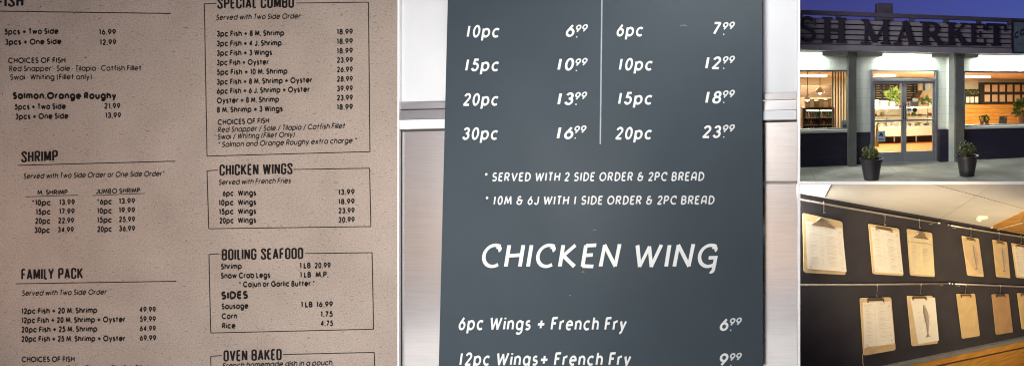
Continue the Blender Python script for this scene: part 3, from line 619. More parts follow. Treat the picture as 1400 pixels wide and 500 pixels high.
# letters
LW = wf + .03
def serif(ch, p0, p1, top, bot):
    H = {'S': [(arc(.5, .735, .34, .225, 30, 215, 16) + arc(.48, .275, .38, .225, 60, -150, 16), .115), ([(.93, .97), (.90, .66)], .035), ([(.06, .36), (.05, .03)], .035)],
     'H': [([(.22, .04), (.22, .96)], .115), ([(.78, .04), (.78, .96)], .115), ([(.22, .5), (.78, .5)], .055)] + [([(a, z), (a+.42, z)], .038) for a in (.01, .57) for z in (.035, .965)],
     'M': [([(.17, .04), (.17, .96)], .05), ([(.83, .04), (.83, .96)], .10), ([(.15, .96), (.47, .10)], .10), ([(.47, .06), (.83, .93)], .045)] + [([(a, z), (q, z)], .036) for a, q, z in ((.0, .33, .035), (.66, 1, .035), (.02, .26, .965), (.74, .98, .965))],
     'A': [([(.18, .04), (.50, .96)], .045), ([(.48, .98), (.80, .04)], .115), ([(.26, .32), (.66, .32)], .045)] + [([(a, .035), (a+.36, .035)], .036) for a in (.0, .64)],
     'R': [([(.22, .04), (.22, .96)], .115), ([(.2, .94), (.48, .94)] + arc(.48, .73, .25, .21, 90, -90) + [(.25, .52)], .06), ([(.62, .86), (.66, .73), (.62, .60)], .06), ([(.46, .50), (.82, .05)], .105)] + [([(a, z), (q, z)], .036) for a, q, z in ((.01, .43, .035), (.68, 1, .035), (.01, .3, .965))],
     'K': [([(.22, .04), (.22, .96)], .115), ([(.80, .94), (.30, .44)], .05), ([(.46, .58), (.84, .05)], .11)] + [([(a, z), (q, z)], .036) for a, q, z in ((.01, .43, .035), (.66, 1, .035), (.01, .43, .965), (.64, .97, .965))],
     'E': [([(.25, .04), (.25, .96)], .125), ([(.01, .95), (.88, .95)], .05), ([(.25, .51), (.66, .51)], .05), ([(.01, .05), (.92, .05)], .05), ([(.88, .98), (.88, .70)], .05), ([(.66, .64), (.66, .38)], .045), ([(.93, .34), (.92, .0)], .05)],
     'T': [([(.5, .04), (.5, .96)], .125), ([(.04, .94), (.96, .94)], .055), ([(.06, .97), (.05, .66)], .05), ([(.94, .97), (.95, .66)], .05), ([(.27, .035), (.73, .035)], .036)]}[ch]
    u0, u1 = U(p0, LW), U(p1, LW); zt = Z((p0+p1)/2, top, LW); zb = Z((p0+p1)/2, bot, LW); m = MB()
    asp = (zt-zb)/(u1-u0)
    for k, (pts, hw) in enumerate(H):
        vs, fs = stroke([(x/asp, z) for x, z in pts], hw*.92/ max(asp, .6) if asp > 1 else hw)
        nn = len(vs)//2
        ring_ = [vs[2*i] for i in range(nn)] + [vs[2*i+1] for i in reversed(range(nn))]
        wq = LW - .0006*k
        fr = [SF.P(u0 + x*asp*(u1-u0), zb + z*(zt-zb), wq) for x, z in vs]; bk = [SF.P(u0 + x*asp*(u1-u0), zb + z*(zt-zb), wf-.004) for x, z in vs]
        m.add(fr + bk, [f for f in fs] + [tuple(len(vs)+i for i in reversed(f)) for f in fs] + [(2*i, 2*i+2, len(vs)+2*i+2, len(vs)+2*i) for i in range(nn-1)] + [(2*i+1, len(vs)+2*i+1, len(vs)+2*i+3, 2*i+3) for i in range(nn-1)] + [(0, len(vs), len(vs)+1, 1), (2*nn-2, 2*nn-1, len(vs)+2*nn-1, len(vs)+2*nn-2)])
    return m.build('sign_letter', M['letter'], sign)
sign = empty('shop_sign', 'large dark serif letters reading SH MARKET mounted on the slatted shop fascia', 'sign')
for a in (('S', 1092.5, 1116.5, 23, 57.5), ('H', 1123.5, 1158, 24, 58), ('M', 1177, 1218, 26.5, 60), ('A', 1221.5, 1254, 28, 61), ('R', 1257.5, 1293, 30, 61.5), ('K', 1293.8, 1325, 31, 62), ('E', 1325.5, 1348.5, 32, 62.5), ('T', 1348.5, 1376.5, 32, 62.5)): serif(*a)
side = empty('corner_sign', 'grey teal panel sign with dark curved lettering at the right end of the fascia', 'sign')
m = MB(); m.pbox(SF, 1385.5, 31, 1436, 71.5, wf-.004, wf+.03); m.build('panel', M['sign_teal'], side)
m = MB()
for q in ((1384, 29.5, 1437, 31), (1384, 71.5, 1437, 73), (1384, 31, 1385.5, 71.5)): m.pbox(SF, *q, wf-.004, wf+.04)
m.build('frame', M['letter'], side)
def wtext(t, x0, b0, x1, b1, cap, w, material, parent, name='lettering', font='G', hw=.1, gap=.14, bend=0.0):
    st, W = lay(t, font, hw, gap); m = MB()
    for k, (vs, fs) in enumerate(st):
        m.add([SF.px(x0 + (x1-x0)*gx/W, b0 + (b1-b0)*gx/W - gy*cap - bend*math.sin(math.pi*min(1, gx/W)), w+.0015+.00005*k) for gx, gy in vs], fs)
    return m.build(name, material, parent)
wtext('COLD', 1387, 54, 1412, 42, 9, wf+.03, M['letter'], side, font='G', hw=.13)
m = MB(); m.pbox(SF, 1391, 60.5, 1420, 61.3, wf+.0301, wf+.032); m.build('rule', M['letter'], side)

# fluorescent strips under the canopy
def strip_light(p0, p1, label):
    t = empty('strip_light', label, 'strip light', 'fluorescent strips under the canopy')
    m = MB(); m.fbox(SF, U(p0, .14), zTopWall-.022, U(p1, .14), zTopWall-.001, .06, .14); m.build('housing', M['enamel'], t)
    m = MB(); m.tube([SF.P(U(p0, .1)+.02, zTopWall-.037, .1), SF.P(U(p1, .1)-.02, zTopWall-.037, .1)], .014, 10); m.build('tube', M['tube_light'], t)
    return (SF.P((U(p0, .1)+U(p1, .1))/2, zTopWall-.06, .105), U(p1, .1)-U(p0, .1))
STR = [strip_light(1030, 1124, 'fluorescent strip over the left shop window'), strip_light(1207, 1273, 'fluorescent strip over the glass double doors'), strip_light(1338, 1440, 'fluorescent strip over the right shop window')]
for q in ((1124.5, 70, 1159, 76.5), (1172, 70.5, 1206, 77), (1274, 72, 1297, 78), (1319, 72, 1337, 79)):
    m = MB(); m.pbox(SF, *q, .02, .13); m.build('light_trough', M['soffit'], shop)

# windows
def window(u0, u1, mull=()):
    f = MB(); t = .028
    f.fbox(SF, u0, zWinT-t, u1, zWinT, -.09, -.02); f.fbox(SF, u0, zWinB, u1, zWinB+.02, -.09, -.02)
    f.fbox(SF, u0, zWinB+.02, u0+t, zWinT-t, -.09, -.02); f.fbox(SF, u1-t, zWinB+.02, u1, zWinT-t, -.09, -.02)
    fo = f.build('window', M['alu'], shop)
    g = MB(); g.fbox(SF, u0+t, zWinB+.02, u1-t, zWinT-t, -.056, -.05); g.build('pane', M['glass'], fo)
    s = MB(); s.fbox(SF, u0, zWinB-.048, u1, zWinB-.001, -.12, .045); s.build('sill', M['sill'], fo, bevel=.005)
window(uWL0, uWL1); window(uWR0, uWR1)
# door set
fr = MB(); t = .034
zTr0, zTr1 = Z(1236, 111), Z(1236, 107.3)
fr.fbox(SF, uD0, GZ, uD0+t, zDoorT, -.09, .015); fr.fbox(SF, uD1-t, GZ, uD1, zDoorT, -.09, .015)
fr.fbox(SF, uD0+t, zDoorT-.03, uD1-t, zDoorT, -.09, .012); fr.fbox(SF, uD0+t, zTr0, uD1-t, zTr1, -.09, .012)
dfr = fr.build('door_frame', M['alu'], shop, bevel=.003)
g = MB(); g.fbox(SF, uD0+t, zTr1, uD1-t, zDoorT-.03, -.05, -.044); g.build('transom_pane', M['glass'], dfr)
m = MB(); m.fbox(SF, uD0, GZ, uD1, GZ+.012, -.10, .05); m.build('threshold', M['alu'], dfr)
um = (U(1236.2)); 
def door(u0, u1, hinge):
    d = MB(); st = .042; z0 = GZ+.016; z1 = zTr0-.004
    zk = Z(1236, 207.5)
    d.fbox(SF, u0, z0, u0+st, z1, -.06, -.012); d.fbox(SF, u1-st, z0, u1, z1, -.06, -.012)
    d.fbox(SF, u0+st, z1-.04, u1-st, z1, -.06, -.012); d.fbox(SF, u0+st, z0, u1-st, zk, -.06, -.012)
    do = d.build('door', M['alu'], shop, bevel=.003)
    g = MB(); g.fbox(SF, u0+st, zk, u1-st, z1-.04, -.039, -.033); g.build('pane', M['glass'], do)
    p = MB(); zp = Z(1236, 164.5); p.fbox(SF, u0+.02, zp-.016, u1-.02, zp+.016, -.012, .022); p.build('push_bar', M['alu'], do, bevel=.004)
    return do
dl = door(uD0+t+.004, um-.003, 0); dr = door(um+.003, uD1-t-.004, 1)
h_ = MB(); h_.tube([SF.P(um-.02, Z(1236, 163), -.01), SF.P(um-.02, Z(1236, 160), .035), SF.P(um-.02, Z(1236, 143), .035), SF.P(um-.02, Z(1236, 140), -.01)], .008); h_.build('pull_handle', M['black'], dl)
h_ = MB(); h_.tube([SF.P(um+.02, Z(1236, 163), -.01), SF.P(um+.02, Z(1236, 160), .035), SF.P(um+.02, Z(1236, 143), .035), SF.P(um+.02, Z(1236, 140), -.01)], .008); h_.build('pull_handle', M['black'], dr)
m = MB(); m.pbox(SF, 1274.8, 168, 1279.5, 180, .016, .04); m.build('lock_box', M['alu'], dr)
# card and stickers on the doors
gc = empty('grade_card', 'pale blue card with a dark letter A in the left door glass', 'card')
m = MB(); m.pbox(SF, 1199, 179, 1210.3, 193.5, -.032, -.028); m.build('card', M['card_blue'], gc)
wtext('A', 1201.5, 187.5, 1208, 187.5, 7, -.028, M['card_ink'], gc, 'letter', hw=.14)
m = MB()
for k in range(2): m.pbox(SF, 1201, 189.4+1.6*k, 1208.5, 190.1+1.6*k, -.0281, -.0272)
m.build('small_print', M['card_ink'], gc)
def sticker(lbl, p0, y0, p1, y1, material, inner=None):
    m = MB(); m.pbox(SF, p0, y0, p1, y1, -.0328, -.0312); o = m.build('sticker', material); tag(o, lbl, 'sticker', 'stickers on the door glass')
    if inner: m = MB(); m.pbox(SF, p0+1, y0+1, p1-1, y1-(y1-y0)*.4, -.0311, -.0304); m.build('print', inner, o)
sticker('white and red sticker high on the left door glass by the handle', 1229, 143, 1234, 149, M['white_paper'], M['red'])
sticker('red and white sticker high on the right door glass by the handle', 1240.2, 139.5, 1244.5, 147, M['white_paper'], M['red'])
sticker('blue sticker low beside the handle of the right door', 1240.2, 148, 1246, 152.5, M['card_blue'], M['card_ink'])
m = MB(); cc = SF.px(1250.8, 150.5, -.031)
vs = [cc + SF.U*(.042*math.cos(2*math.pi*k/20)) + Vector((0, 0, .036*math.sin(2*math.pi*k/20))) for k in range(20)]
m.loft([vs, [v - SF.N*.0015 for v in vs]]); o = m.build('round_sticker', M['black']); tag(o, 'round black sticker on the right door glass', 'sticker', 'stickers on the door glass')

# ---- inside the shop
zC = 4.13
uI0, uI1 = -2.5, 5.2; DI = -4.2
room = MB()
room.fbox(SF, uI0, GZ, uI1, zC, DI-.06, DI)
room.fbox(SF, uI0-.06, GZ, uI0, zC, DI, -.13); room.fbox(SF, uI1, GZ, uI1+.06, zC, DI, -.13)
struct(room, 'shop_inner_wall', M['cream'])
zc = lambda w: zC - .15*(-w-.125)/4.1
m = MB(); m.loft([[SF.P(u, zc(w)+e, w) for w, e in ((-.125, 0), (DI, 0), (DI, .03), (-.125, .03))] for u in (uI0, uI1)]); struct(m, 'shop_ceiling', M['ceil_in'])
m = MB(); m.fbox(SF, uI0, GZ+.004, uI1, GZ+.012, DI, -.105); struct(m, 'shop_floor', M['orange_floor'])
def thing(name, lbl, cat, mb, material, group=None, **k): return tag(mb.build(name, material, **k), lbl, cat, group)
def clight(p0, y0, w, ln, lbl, dw=.3):
    u0 = U(p0, w); zl_ = zc(w-dw)-.002; m = MB(); m.fbox(SF, u0, zl_-.035, u0+ln, zl_, w-dw, w)
    t = empty('ceiling_light', lbl, 'ceiling light', 'lit strips on the shop ceiling')
    m.build('diffuser', M['warm_tube'], t)
    f = MB(); f.fbox(SF, u0-.02, zl_-.025, u0-.001, zl_, w-dw, w); f.build('end_cap', M['enamel'], t)
    f = MB(); f.fbox(SF, u0+ln+.001, zl_-.025, u0+ln+.02, zl_, w-dw, w); f.build('end_cap', M['enamel'], t)
    return SF.P(u0+ln/2, zl_-.05, w-dw/2)
CL = [clight(1080, 102, -2.4, .75, 'warm ceiling strip seen through the left shop window'), clight(1198, 103, -2.2, .42, 'short warm ceiling strip seen through the door transom'), clight(1320, 103, -2.6, .62, 'warm ceiling strip seen through the right shop window')]

# dark menu boards and shelves behind the counter (through the doors)
wB = -4.1
def onwall(name, lbl, cat, p0, y0, p1, y1, w0, w1, material, group=None):
    m = MB(); m.pbox(SF, p0, y0, p1, y1, w0, w1); return thing(name, lbl, cat, m, material, group)
for p0, p1, s_ in ((1196, 1212, 'left'), (1213.5, 1229, 'middle'), (1238, 1254, 'right')):
    o = onwall('wall_menu', 'dark menu board, %s one of those seen behind the shop counter' % s_, 'menu board', p0, 110, p1, 138, wB-.08, wB+.0, M['black'], 'menu boards behind the counter')
    f = MB(); f.pbox(SF, p0-.6, 109.3, p0, 138.5, wB, wB+.02); f.pbox(SF, p1, 109.3, p1+.6, 138.5, wB, wB+.02); f.build('frame', M['dark_wood'], o)
    l = MB()
    for k in range(7):
        y = 114 + 3.2*k; l.pbox(SF, p0+2, y, p0+2+rng.uniform(4, 9), y+.7, wB, wB+.006); l.pbox(SF, p1-4, y, p1-1.5, y+.7, wB, wB+.006)
    l.build('menu_lines', M['tan_paper'], o)
hood = empty('range_hood', 'brass coloured hood and ducts behind the right door', 'hood')
m = MB(); hz = [(SF.uz(1257, 133, -3.6)), SF.uz(1280, 133, -3.6), SF.uz(1275, 124, -3.6), SF.uz(1262, 124, -3.6)]; m.fpoly(SF, hz, -4.0, -3.6); m.build('hood', M['brass'], hood)
m = MB(); m.pbox(SF, 1265, 108, 1271, 124.5, -3.9, -3.7); m.build('duct', M['alu'], hood)
# the counter with its glass case
wK = -2.6
case = empty('display_case', 'white refrigerated counter with a sloping glass front full of fish on ice', 'display case')
zk = lambda y: Z(1236, y, wK)
uk0, uk1 = U(1180, wK), U(1296, wK)
m = MB(); m.fbox(SF, uk0, zk(186), uk1, zk(175), wK-.7, wK); m.build('front_panel', M['enamel'], case)
m = MB(); m.fbox(SF, uk0, GZ+.013, uk1, zk(186)-.002, wK-.7, wK-.25); m.build('plinth', M['black'], case)
for p in (1192, 1222, 1252, 1282):
    m = MB(); m.pbox(SF, p, 185.5, p+1.6, 194, wK-.05, wK-.01); m.build('leg', M['alu'], case)
m = MB(); m.fbox(SF, uk0, zk(175)+.002, uk1, zk(174)+.012, wK-.7, wK-.01); m.build('ice_bed', M['ice'], case)
m = MB(); m.fbox(SF, uk0, zk(149.5), uk1, zk(146.5), wK-.7, wK-.12); m.build('top_shelf', M['enamel'], case)
m = MB(); m.fbox(SF, uk0, zk(160.5), uk1, zk(159.5), wK-.65, wK-.35); m.build('mid_shelf', M['pale_wood'], case)
gq = [SF.P(uk0, zk(174.5), wK-.005), SF.P(uk1, zk(174.5), wK-.005), SF.P(uk1, zk(149), wK-.13), SF.P(uk0, zk(149), wK-.13)]
m = MB(); m.loft([gq, [p - SF.N*.006 for p in gq]]); m.build('glass_front', M['glass'], case)
for k in range(4):
    m = MB(); m.pbox(SF, 1184+28*k, 148, 1185+28*k, 175, wK-.12, wK-.1); m.build('mullion', M['alu'], case)
fk = []
for k in range(15):    # fish and fillets lying on the ice
    u = uk0 + .12 + (uk1-uk0-.2)*k/15; c0 = SF.P(u, zk(173)+.02, wK-.2 - .12*(k % 3))
    L2 = .11; prof = [(-1, .008), (-.6, .028), (0, .036), (.55, .02), (.78, .008), (1, .026)]
    m = MB(); dv = (SF.U*.8 + SF.N*.5*(1 if k % 2 else -1)).normalized()
    m.tube([c0 + dv*L2*a for a, _ in prof], [q for _, q in prof], 8)
    thing('fish', 'small fish lying on ice in the display case', 'fish', m, M['food'][[3, 0, 4, 3, 1][k % 5]], 'fish laid out in the display case', smooth=True)
for k, (p0, p1, y0) in enumerate(((1193, 1202, 138), (1205, 1214, 138.5))):
    m = MB(); m.pbox(SF, p0, y0, p1, 147, wK-.5, wK-.35)
    o = thing('takeaway_box', '%s white takeaway box on the counter shelf left of the plant' % ('left' if k == 0 else 'right'), 'box', m, M['white_paper'], 'boxes on the counter', bevel=.01)
    m = MB(); m.pbox(SF, p0-.4, y0-.9, p1+.4, y0+.6, wK-.52, wK-.33); m.build('lid', M['white_paper'], o)

for k, p in enumerate((1194, 1203, 1213, 1229, 1246, 1258, 1270)):      # price cards standing in the case
    m = MB(); m.pbox(SF, p, 167.5 + (k % 2), p+4.5, 172 + (k % 2), wK-.06, wK-.055)
    o = thing('price_card', 'small white price card standing on the ice in the display case', 'price card', m, M['white_paper'], 'price cards in the display case')
for k, (p, q_) in enumerate(((1196, 156), (1206, 154), (1241, 155), (1249, 153.5), (1258, 156), (1271, 154.5))):
    c0 = SF.px(p, 159.4, wK-.45); hh = (159.4-q_)*.016; m = MB(); m.lathe(c0, [(.05, 0), (.055, hh*.7), (.04, hh), (.0401, hh*1.02)], 12)
    o = thing('deli_tub', 'squat deli tub on the middle shelf of the display case', 'tub', m, M['food'][(k*2+1) % 5], 'tubs on the case shelf')
    m = MB(); m.lathe(c0 + Vector((0, 0, hh*1.03)), [(.045, 0), (.045, .012)], 12); m.build('lid', M['enamel'], o)
tl = empty('cash_register', 'dark cash register on the counter shelf right of the door handles', 'cash register')
m = MB(); m.pbox(SF, 1246, 139.5, 1256, 146.3, wK-.5, wK-.3); m.build('body', M['black'], tl, bevel=.01)
m = MB(); m.pbox(SF, 1248, 134.5, 1255, 139.2, wK-.45, wK-.4); m.build('display', M['alu'], tl)
def leaves(mb, c, rad, n, size, up=.4, seed=0, shape=None):
    rg = random.Random(seed)
    for _ in range(n):
        while True:
            v = Vector((rg.uniform(-1, 1), rg.uniform(-1, 1), rg.uniform(-1, 1)))
            if .25 < v.length < 1: break
        k = rg.uniform(.8, 1.12)
        p = Vector(c) + Vector((v.x*rad[0]*k, v.y*rad[1]*k, v.z*rad[2]*k))
        d = (v.normalized() + Vector((rg.uniform(-.6, .6), rg.uniform(-.6, .6), up + rg.uniform(-.4, .6)))).normalized()
        s = d.cross(Vector((rg.uniform(-1, 1), rg.uniform(-1, 1), rg.uniform(-1, 1)))).normalized(); nn = d.cross(s)
        l = size*rg.uniform(.7, 1.3); wd_ = l*.32
        mb.add([p, p + d*l*.45 + s*wd_ + nn*l*.08, p + d*l, p + d*l*.45 - s*wd_ + nn*l*.08], [(0, 1, 2), (0, 2, 3)])
def houseplant(px, pyb, w, potw, poth, rad, lbl, material, n, size, potm):
    base = SF.px(px, pyb, w); t = empty('house_plant', lbl, 'plant', 'house plants in the shop')
    m = MB(); m.lathe(base, [(potw*.72, 0), (potw*.95, poth*.85), (potw*1.05, poth*.86), (potw*1.05, poth), (potw*.9, poth), (potw*.85, poth*.9)], 14); m.build('pot', potm, t)
    m = MB(); leaves(m, base + Vector((0, 0, poth + rad[2]*.8)), rad, n, size, .5, hash(lbl) % 97 if False else len(lbl)); m.build('foliage', material, t)
houseplant(1220.5, 147, wK-.4, .07, .14, (.14, .12, .15), 'bright green leafy plant in a white pot on the fish counter', M['leaf_bright'], 150, .1, M['enamel'])
houseplant(1266, 147, wK-.4, .06, .08, (.10, .1, .08), 'low dark green plant on the counter behind the right door', M['leaf'], 90, .08, M['terracotta'])
# a yellow floor sign inside the left door
fs_ = MB()
for sgn in (0, 1):
    q = [SF.uz(1197.5, 201, -.5), SF.uz(1202, 201, -.5), SF.uz(1201.2, 172, -.5), SF.uz(1198.5, 172, -.5)]
    fs_.fpoly(SF, q, -.53-.05*sgn, -.51-.05*sgn)
o = thing('wet_floor_sign', 'yellow folding floor sign standing just inside the left glass door', 'floor sign', fs_, M['yellow'])

# right window: dark board of clipboards over orange wood, inner ledge
wW = -4.05
m = MB(); m.pbox(SF, 1300, 142.2, 1470, 176, wW-.1, wW); o = thing('wood_wall', 'orange wood plank wall seen below the clipboards in the right window', 'wood wall', m, M['orange_wood'])
bk = onwall('pinboard', 'long black board with two rows of tan sheets behind the right window', 'board', 1340, 113, 1470, 142, wW-.1, wW+.01, M['black'])
for r_ in range(2):
    for k in range(11):
        m = MB(); x = 1346.5 + 10.3*k; y = 116 + 13.6*r_; m.pbox(SF, x, y, x+7, y+9.5, wW+.012, wW+.03); m.build('sheet', M['tan_paper'], bk)
lb = onwall('shelf_board', 'small dark framed board with pale sheets left of the long pinboard', 'board', 1318.5, 122, 1339, 142, wW-.1, wW+.01, M['black'])
for k in range(3):
    m = MB(); m.pbox(SF, 1321+6*k, 132.5, 1325.5+6*k, 140.5, wW+.012, wW+.03); m.build('sheet', M['white_paper'], lb)
for k in range(3):
    m = MB(); c0 = SF.px(1323+6*k, 126.5, wW+.05); leaves(m, c0, (.055, .03, .04), 24, .05, .3, k); m.build('sprig', M['leaf_bright'], lb)
m = MB(); m.fbox(SF, uWR0-.05, zWinB-.05, uI1-.01, zWinB-.02, -.62, -.125); thing('window_counter', 'pale counter running along inside the right shop window', 'counter', m, M['pale_wood'])
def onsill(px, w): return SF.P(U(px, w), zWinB-.02, w)
def smallpot(px, lbl, sc=1.0, mt='terracotta', lf='leaf_bright'):
    base = onsill(px, -.35); t = empty('herb_pot', lbl, 'plant', 'plants on the window counter')
    m = MB(); m.lathe(base, [(.028*sc, 0), (.04*sc, .075*sc), (.046*sc, .076*sc), (.046*sc, .09*sc), (.038*sc, .09*sc), (.035*sc, .08*sc)], 12); m.build('pot', M[mt], t)
    m = MB(); leaves(m, base + Vector((0, 0, .12*sc)), (.045*sc, .045*sc, .05*sc), 60, .045*sc, .6, int(px)); m.build('foliage', M[lf], t)
smallpot(1342.5, 'small herb in a terracotta pot, left of the pair on the window counter'); smallpot(1349, 'small herb in a terracotta pot, right of the pair on the window counter')
base = onsill(1397, -.4); t = empty('potted_flower', 'large yellow green flowering plant in an orange pot at the right of the window', 'plant')
m = MB(); m.lathe(base, [(.075, 0), (.10, .15), (.11, .15), (.11, .18), (.09, .18), (.085, .16)], 16); m.build('pot', M['terracotta'], t)
m = MB(); leaves(m, base + Vector((0, 0, .29)), (.14, .14, .16), 320, .075, .4, 5); m.build('foliage', M['leaf_bright'], t)
sc_ = empty('till_screen', 'dark tilted till screen with a thin arm on the window counter', 'screen')
b0 = onsill(1370, -.4)
m = MB(); m.loft([[b0 + SF.U*a + Vector((0, 0, z)) + SF.N*w_2 for a, z, w_2 in ((-.10, .01, .05), (.07, .01, .05), (.12, .15, -.03), (-.03, .15, -.03))], [b0 + SF.U*a + Vector((0, 0, z)) + SF.N*(w_2-.02) for a, z, w_2 in ((-.10, .01, .05), (.07, .01, .05), (.12, .15, -.03), (-.03, .15, -.03))]]); m.build('screen', M['dark_wood'], sc_)
m = MB(); m.tube([b0 + SF.U*.05 + Vector((0, 0, .12)), b0 + SF.U*.24 + Vector((0, 0, .2))], .008); m.build('arm', M['alu'], sc_)

# left window: drinks cooler, shelf of boxes, blind, pendant, poster
wQ = -1.7
cool = empty('drinks_cooler', 'low black framed glass door cooler stocked with bottles behind the left window', 'cooler')
m = MB(); m.pbox(SF, 1098, 147.5, 1141, 150, wQ-.5, wQ+.02); m.pbox(SF, 1098, 150.2, 1100, 205, wQ-.5, wQ); m.pbox(SF, 1139, 150.2, 1141, 205, wQ-.5, wQ); m.pbox(SF, 1119.5, 150.2, 1121, 205, wQ-.5, wQ); m.pbox(SF, 1098, 150.2, 1141, 205, wQ-.55, wQ-.5)
m.build('cabinet', M['black'], cool)
for y in (160.5, 170.5, 180.5):
    m = MB(); m.pbox(SF, 1100, y, 1139, y+1, wQ-.5, wQ-.03); m.build('shelf', M['enamel'], cool)
m = MB(); m.pbox(SF, 1100, 150.3, 1139, 204, wQ-.012, wQ-.006); m.build('glass_door', M['glass'], cool)
m = MB(); m.tube([SF.px(1103, 151.4, wQ-.06), SF.px(1137, 151.4, wQ-.06)], .012, 6); m.build('cooler_fill', M['warm_tube'], cool)  # glowing tube added to brighten the bottles
for r_ in range(3):
    for k in range(11):
        x = 1101.5 + 3.45*k; y = 160.3 + 10*r_
        if abs(x-1120) < 1.6: continue
        c0 = SF.px(x + .6, y, wQ-.12); m = MB(); hh = rng.uniform(.075, .115); m.lathe(c0, [(.021, 0), (.021, hh*.6), (.009, hh*.8), (.009, hh)], 8)
        thing('bottle', 'small drinks bottle standing in the cooler', 'bottle', m, M['food'][(k*3 + r_*2) % 5], 'bottles in the drinks cooler')
zq = Z(1120, 147.3, wQ)
for px, a, b_, mt, lb_ in ((1104, .05, .10, 'pale_wood', 'low pale wood canister at the left end of the cooler top'), (1110, .045, .14, 'enamel', 'tall white canister between a wooden and a brass canister'), (1116.5, .06, .11, 'brass', 'wide brass canister between two taller ones on the cooler'), (1123, .05, .15, 'tan_paper', 'tall tan canister in the middle of the cooler top'), (1129, .05, .12, 'enamel', 'shorter white canister right of the tan one'), (1134.5, .045, .15, 'brass', 'tall brass canister at the right end of the cooler top')):
    u = U(px, wQ-.1); m = MB(); m.fbox(SF, u-a*.9, zq+.001, u+a*.9, zq+b_, wQ-.3, wQ-.1)
    o = thing('canister', lb_, 'canister', m, M[mt], 'canisters on the cooler', bevel=.01)
    m = MB(); m.fbox(SF, u-a*.95, zq+b_+.001, u+a*.95, zq+b_+.02, wQ-.305, wQ-.095); m.build('lid', M['dark_wood'], o)
m = MB(); m.fbox(SF, U(1070, -2.6), Z(1110, 133, -2.6), U(1137, -2.6), Z(1110, 117, -2.6), -3.0, -2.6); thing('wall_cabinet', 'dark brown wall cabinet on the wall behind the left window', 'cabinet', m, M['dark_wood'])
def pendant(px, py, w, rad, lbl):
    c0 = SF.px(px, py, w); t = empty('pendant_lamp', lbl, 'lamp', 'pendant lamps in the shop')
    m = MB(); m.lathe(c0, [(rad, 0), (rad*.95, .03), (rad*.4, .09), (rad*.15, .11), (rad*.1, .11)], 18); m.build('shade', M['enamel'], t)
    m = MB(); m.tube([c0 + Vector((0, 0, .10)), Vector((c0.x, c0.y, zC))], .006, 6); m.build('cord', M['black'], t)
    m = MB(); m.lathe(c0 - Vector((0, 0, .012)), [(.01, -.02), (.035, -.005), (.035, .02), (.01, .04)], 12); m.build('bulb', M['warm_tube'], t)
pendant(1121, 127, -1.5, .10, 'white pendant lamp hanging over the cooler'); pendant(1104, 136.5, -1.4, .055, 'small lit pendant lamp at the left of the left window')
bl = MB()
for k in range(7):
    u = U(1138.5, -.35) + .047*k; bl.loft([[SF.P(u + a, z, -.35 + b_) for a, z, b_ in ((-.014, zWinB-.01, .012), (.014, zWinB-.01, -.012), (.014, zWinT+.04, -.012), (-.014, zWinT+.04, .012))], [SF.P(u + a, z, -.354 + b_) for a, z, b_ in ((-.014, zWinB-.01, .012), (.014, zWinB-.01, -.012), (.014, zWinT+.04, -.012), (-.014, zWinT+.04, .012))]])
bl.fbox(SF, U(1136.5, -.35), zWinT+.04, U(1160, -.35)+.06, zWinT+.06, -.38, -.32)
thing('vertical_blind', 'beige vertical slat blind drawn to the right side of the left window', 'blind', bl, M['blind'])
ps = empty('window_poster', 'small pale blue poster in the corner of the left window', 'poster')
m = MB(); m.pbox(SF, 1151, 164.5, 1160, 177, -.06, -.058+.0); m.build('sheet', M['card_blue'], ps)
m = MB(); m.pbox(SF, 1152, 170.5, 1159, 176, -.0579, -.057); m.build('print', M['sign_teal'], ps)
# a person in dark clothes is half hidden at the left edge
# ---- planters on the pavement
def planter(px, pyt, pyb, half, lbl, seed, h_f):
    # pot base stands on the pavement at the depth the photo shows
    d = (EYE.z - GZ)*F/(pyb - 2.2 - PY); y = d - 7.0
    k = d/F; c0 = Vector(((px-PX)*k, y, GZ+.001)); rad = half*k; hgt = (pyb-pyt)*k*.93
    t = empty('potted_shrub', lbl, 'potted shrub', 'potted shrubs flanking the shop doors')
    m = MB(); m.lathe(c0, [(rad*.62, 0), (rad*.66, .01), (rad*.93, hgt*.86), (rad*1.02, hgt*.865), (rad*1.03, hgt), (rad*.93, hgt), (rad*.90, hgt*.88), (rad*.86, hgt*.86)], 64); m.build('pot', M['pot'], t, smooth=False)
    m = MB(); m.lathe(c0 + Vector((0, 0, hgt*.80)), [(rad*.86, 0), (rad*.8, .02), (.01, .035)], 20); m.build('soil', M['soil'], t)
    rg = random.Random(seed); tw = MB(); lf = MB(); H = h_f*k
    for i in range(34):
        a = rg.uniform(0, 6.28); q = rg.uniform(.05, .92); ht = H*rg.uniform(.55, 1.0)*(1.05-.35*q)
        b0 = c0 + Vector((math.cos(a)*rad*.3*q, math.sin(a)*rad*.3*q, hgt*.82)); e_ = c0 + Vector((math.cos(a)*rad*q, math.sin(a)*rad*q, hgt + ht*.92))
        md = (b0+e_)/2 + Vector((math.cos(a), math.sin(a), 0))*rad*.12
        tw.tube([b0, md, e_], [.007, .005, .003], 5)
        for j in range(24):
            f = rg.uniform(.25, 1.0); p = b0.lerp(md, f*2) if f < .5 else md.lerp(e_, f*2-1)
            d_ = Vector((rg.gauss(0, 1), rg.gauss(0, 1), rg.gauss(.5, .7))).normalized(); s_ = d_.cross(Vector((rg.gauss(0, 1), rg.gauss(0, 1), rg.gauss(0, 1)))).normalized(); l = rad*rg.uniform(.17, .30)
            lf.add([p, p + d_*l*.5 + s_*l*.22, p + d_*l, p + d_*l*.5 - s_*l*.22], [(0, 1, 2), (0, 2, 3)])
    tw.build('stems', M['twig'], t); lf.build('foliage', M['leaf'], t)
planter(1191.3, 216.5, 247.5, 15.6, 'leafy dark shrub in a black pot standing left of the shop doors', 3, 20)
planter(1322, 212.5, 242.5, 15.2, 'spiky dark shrub in a black pot standing right of the shop doors', 11, 22)
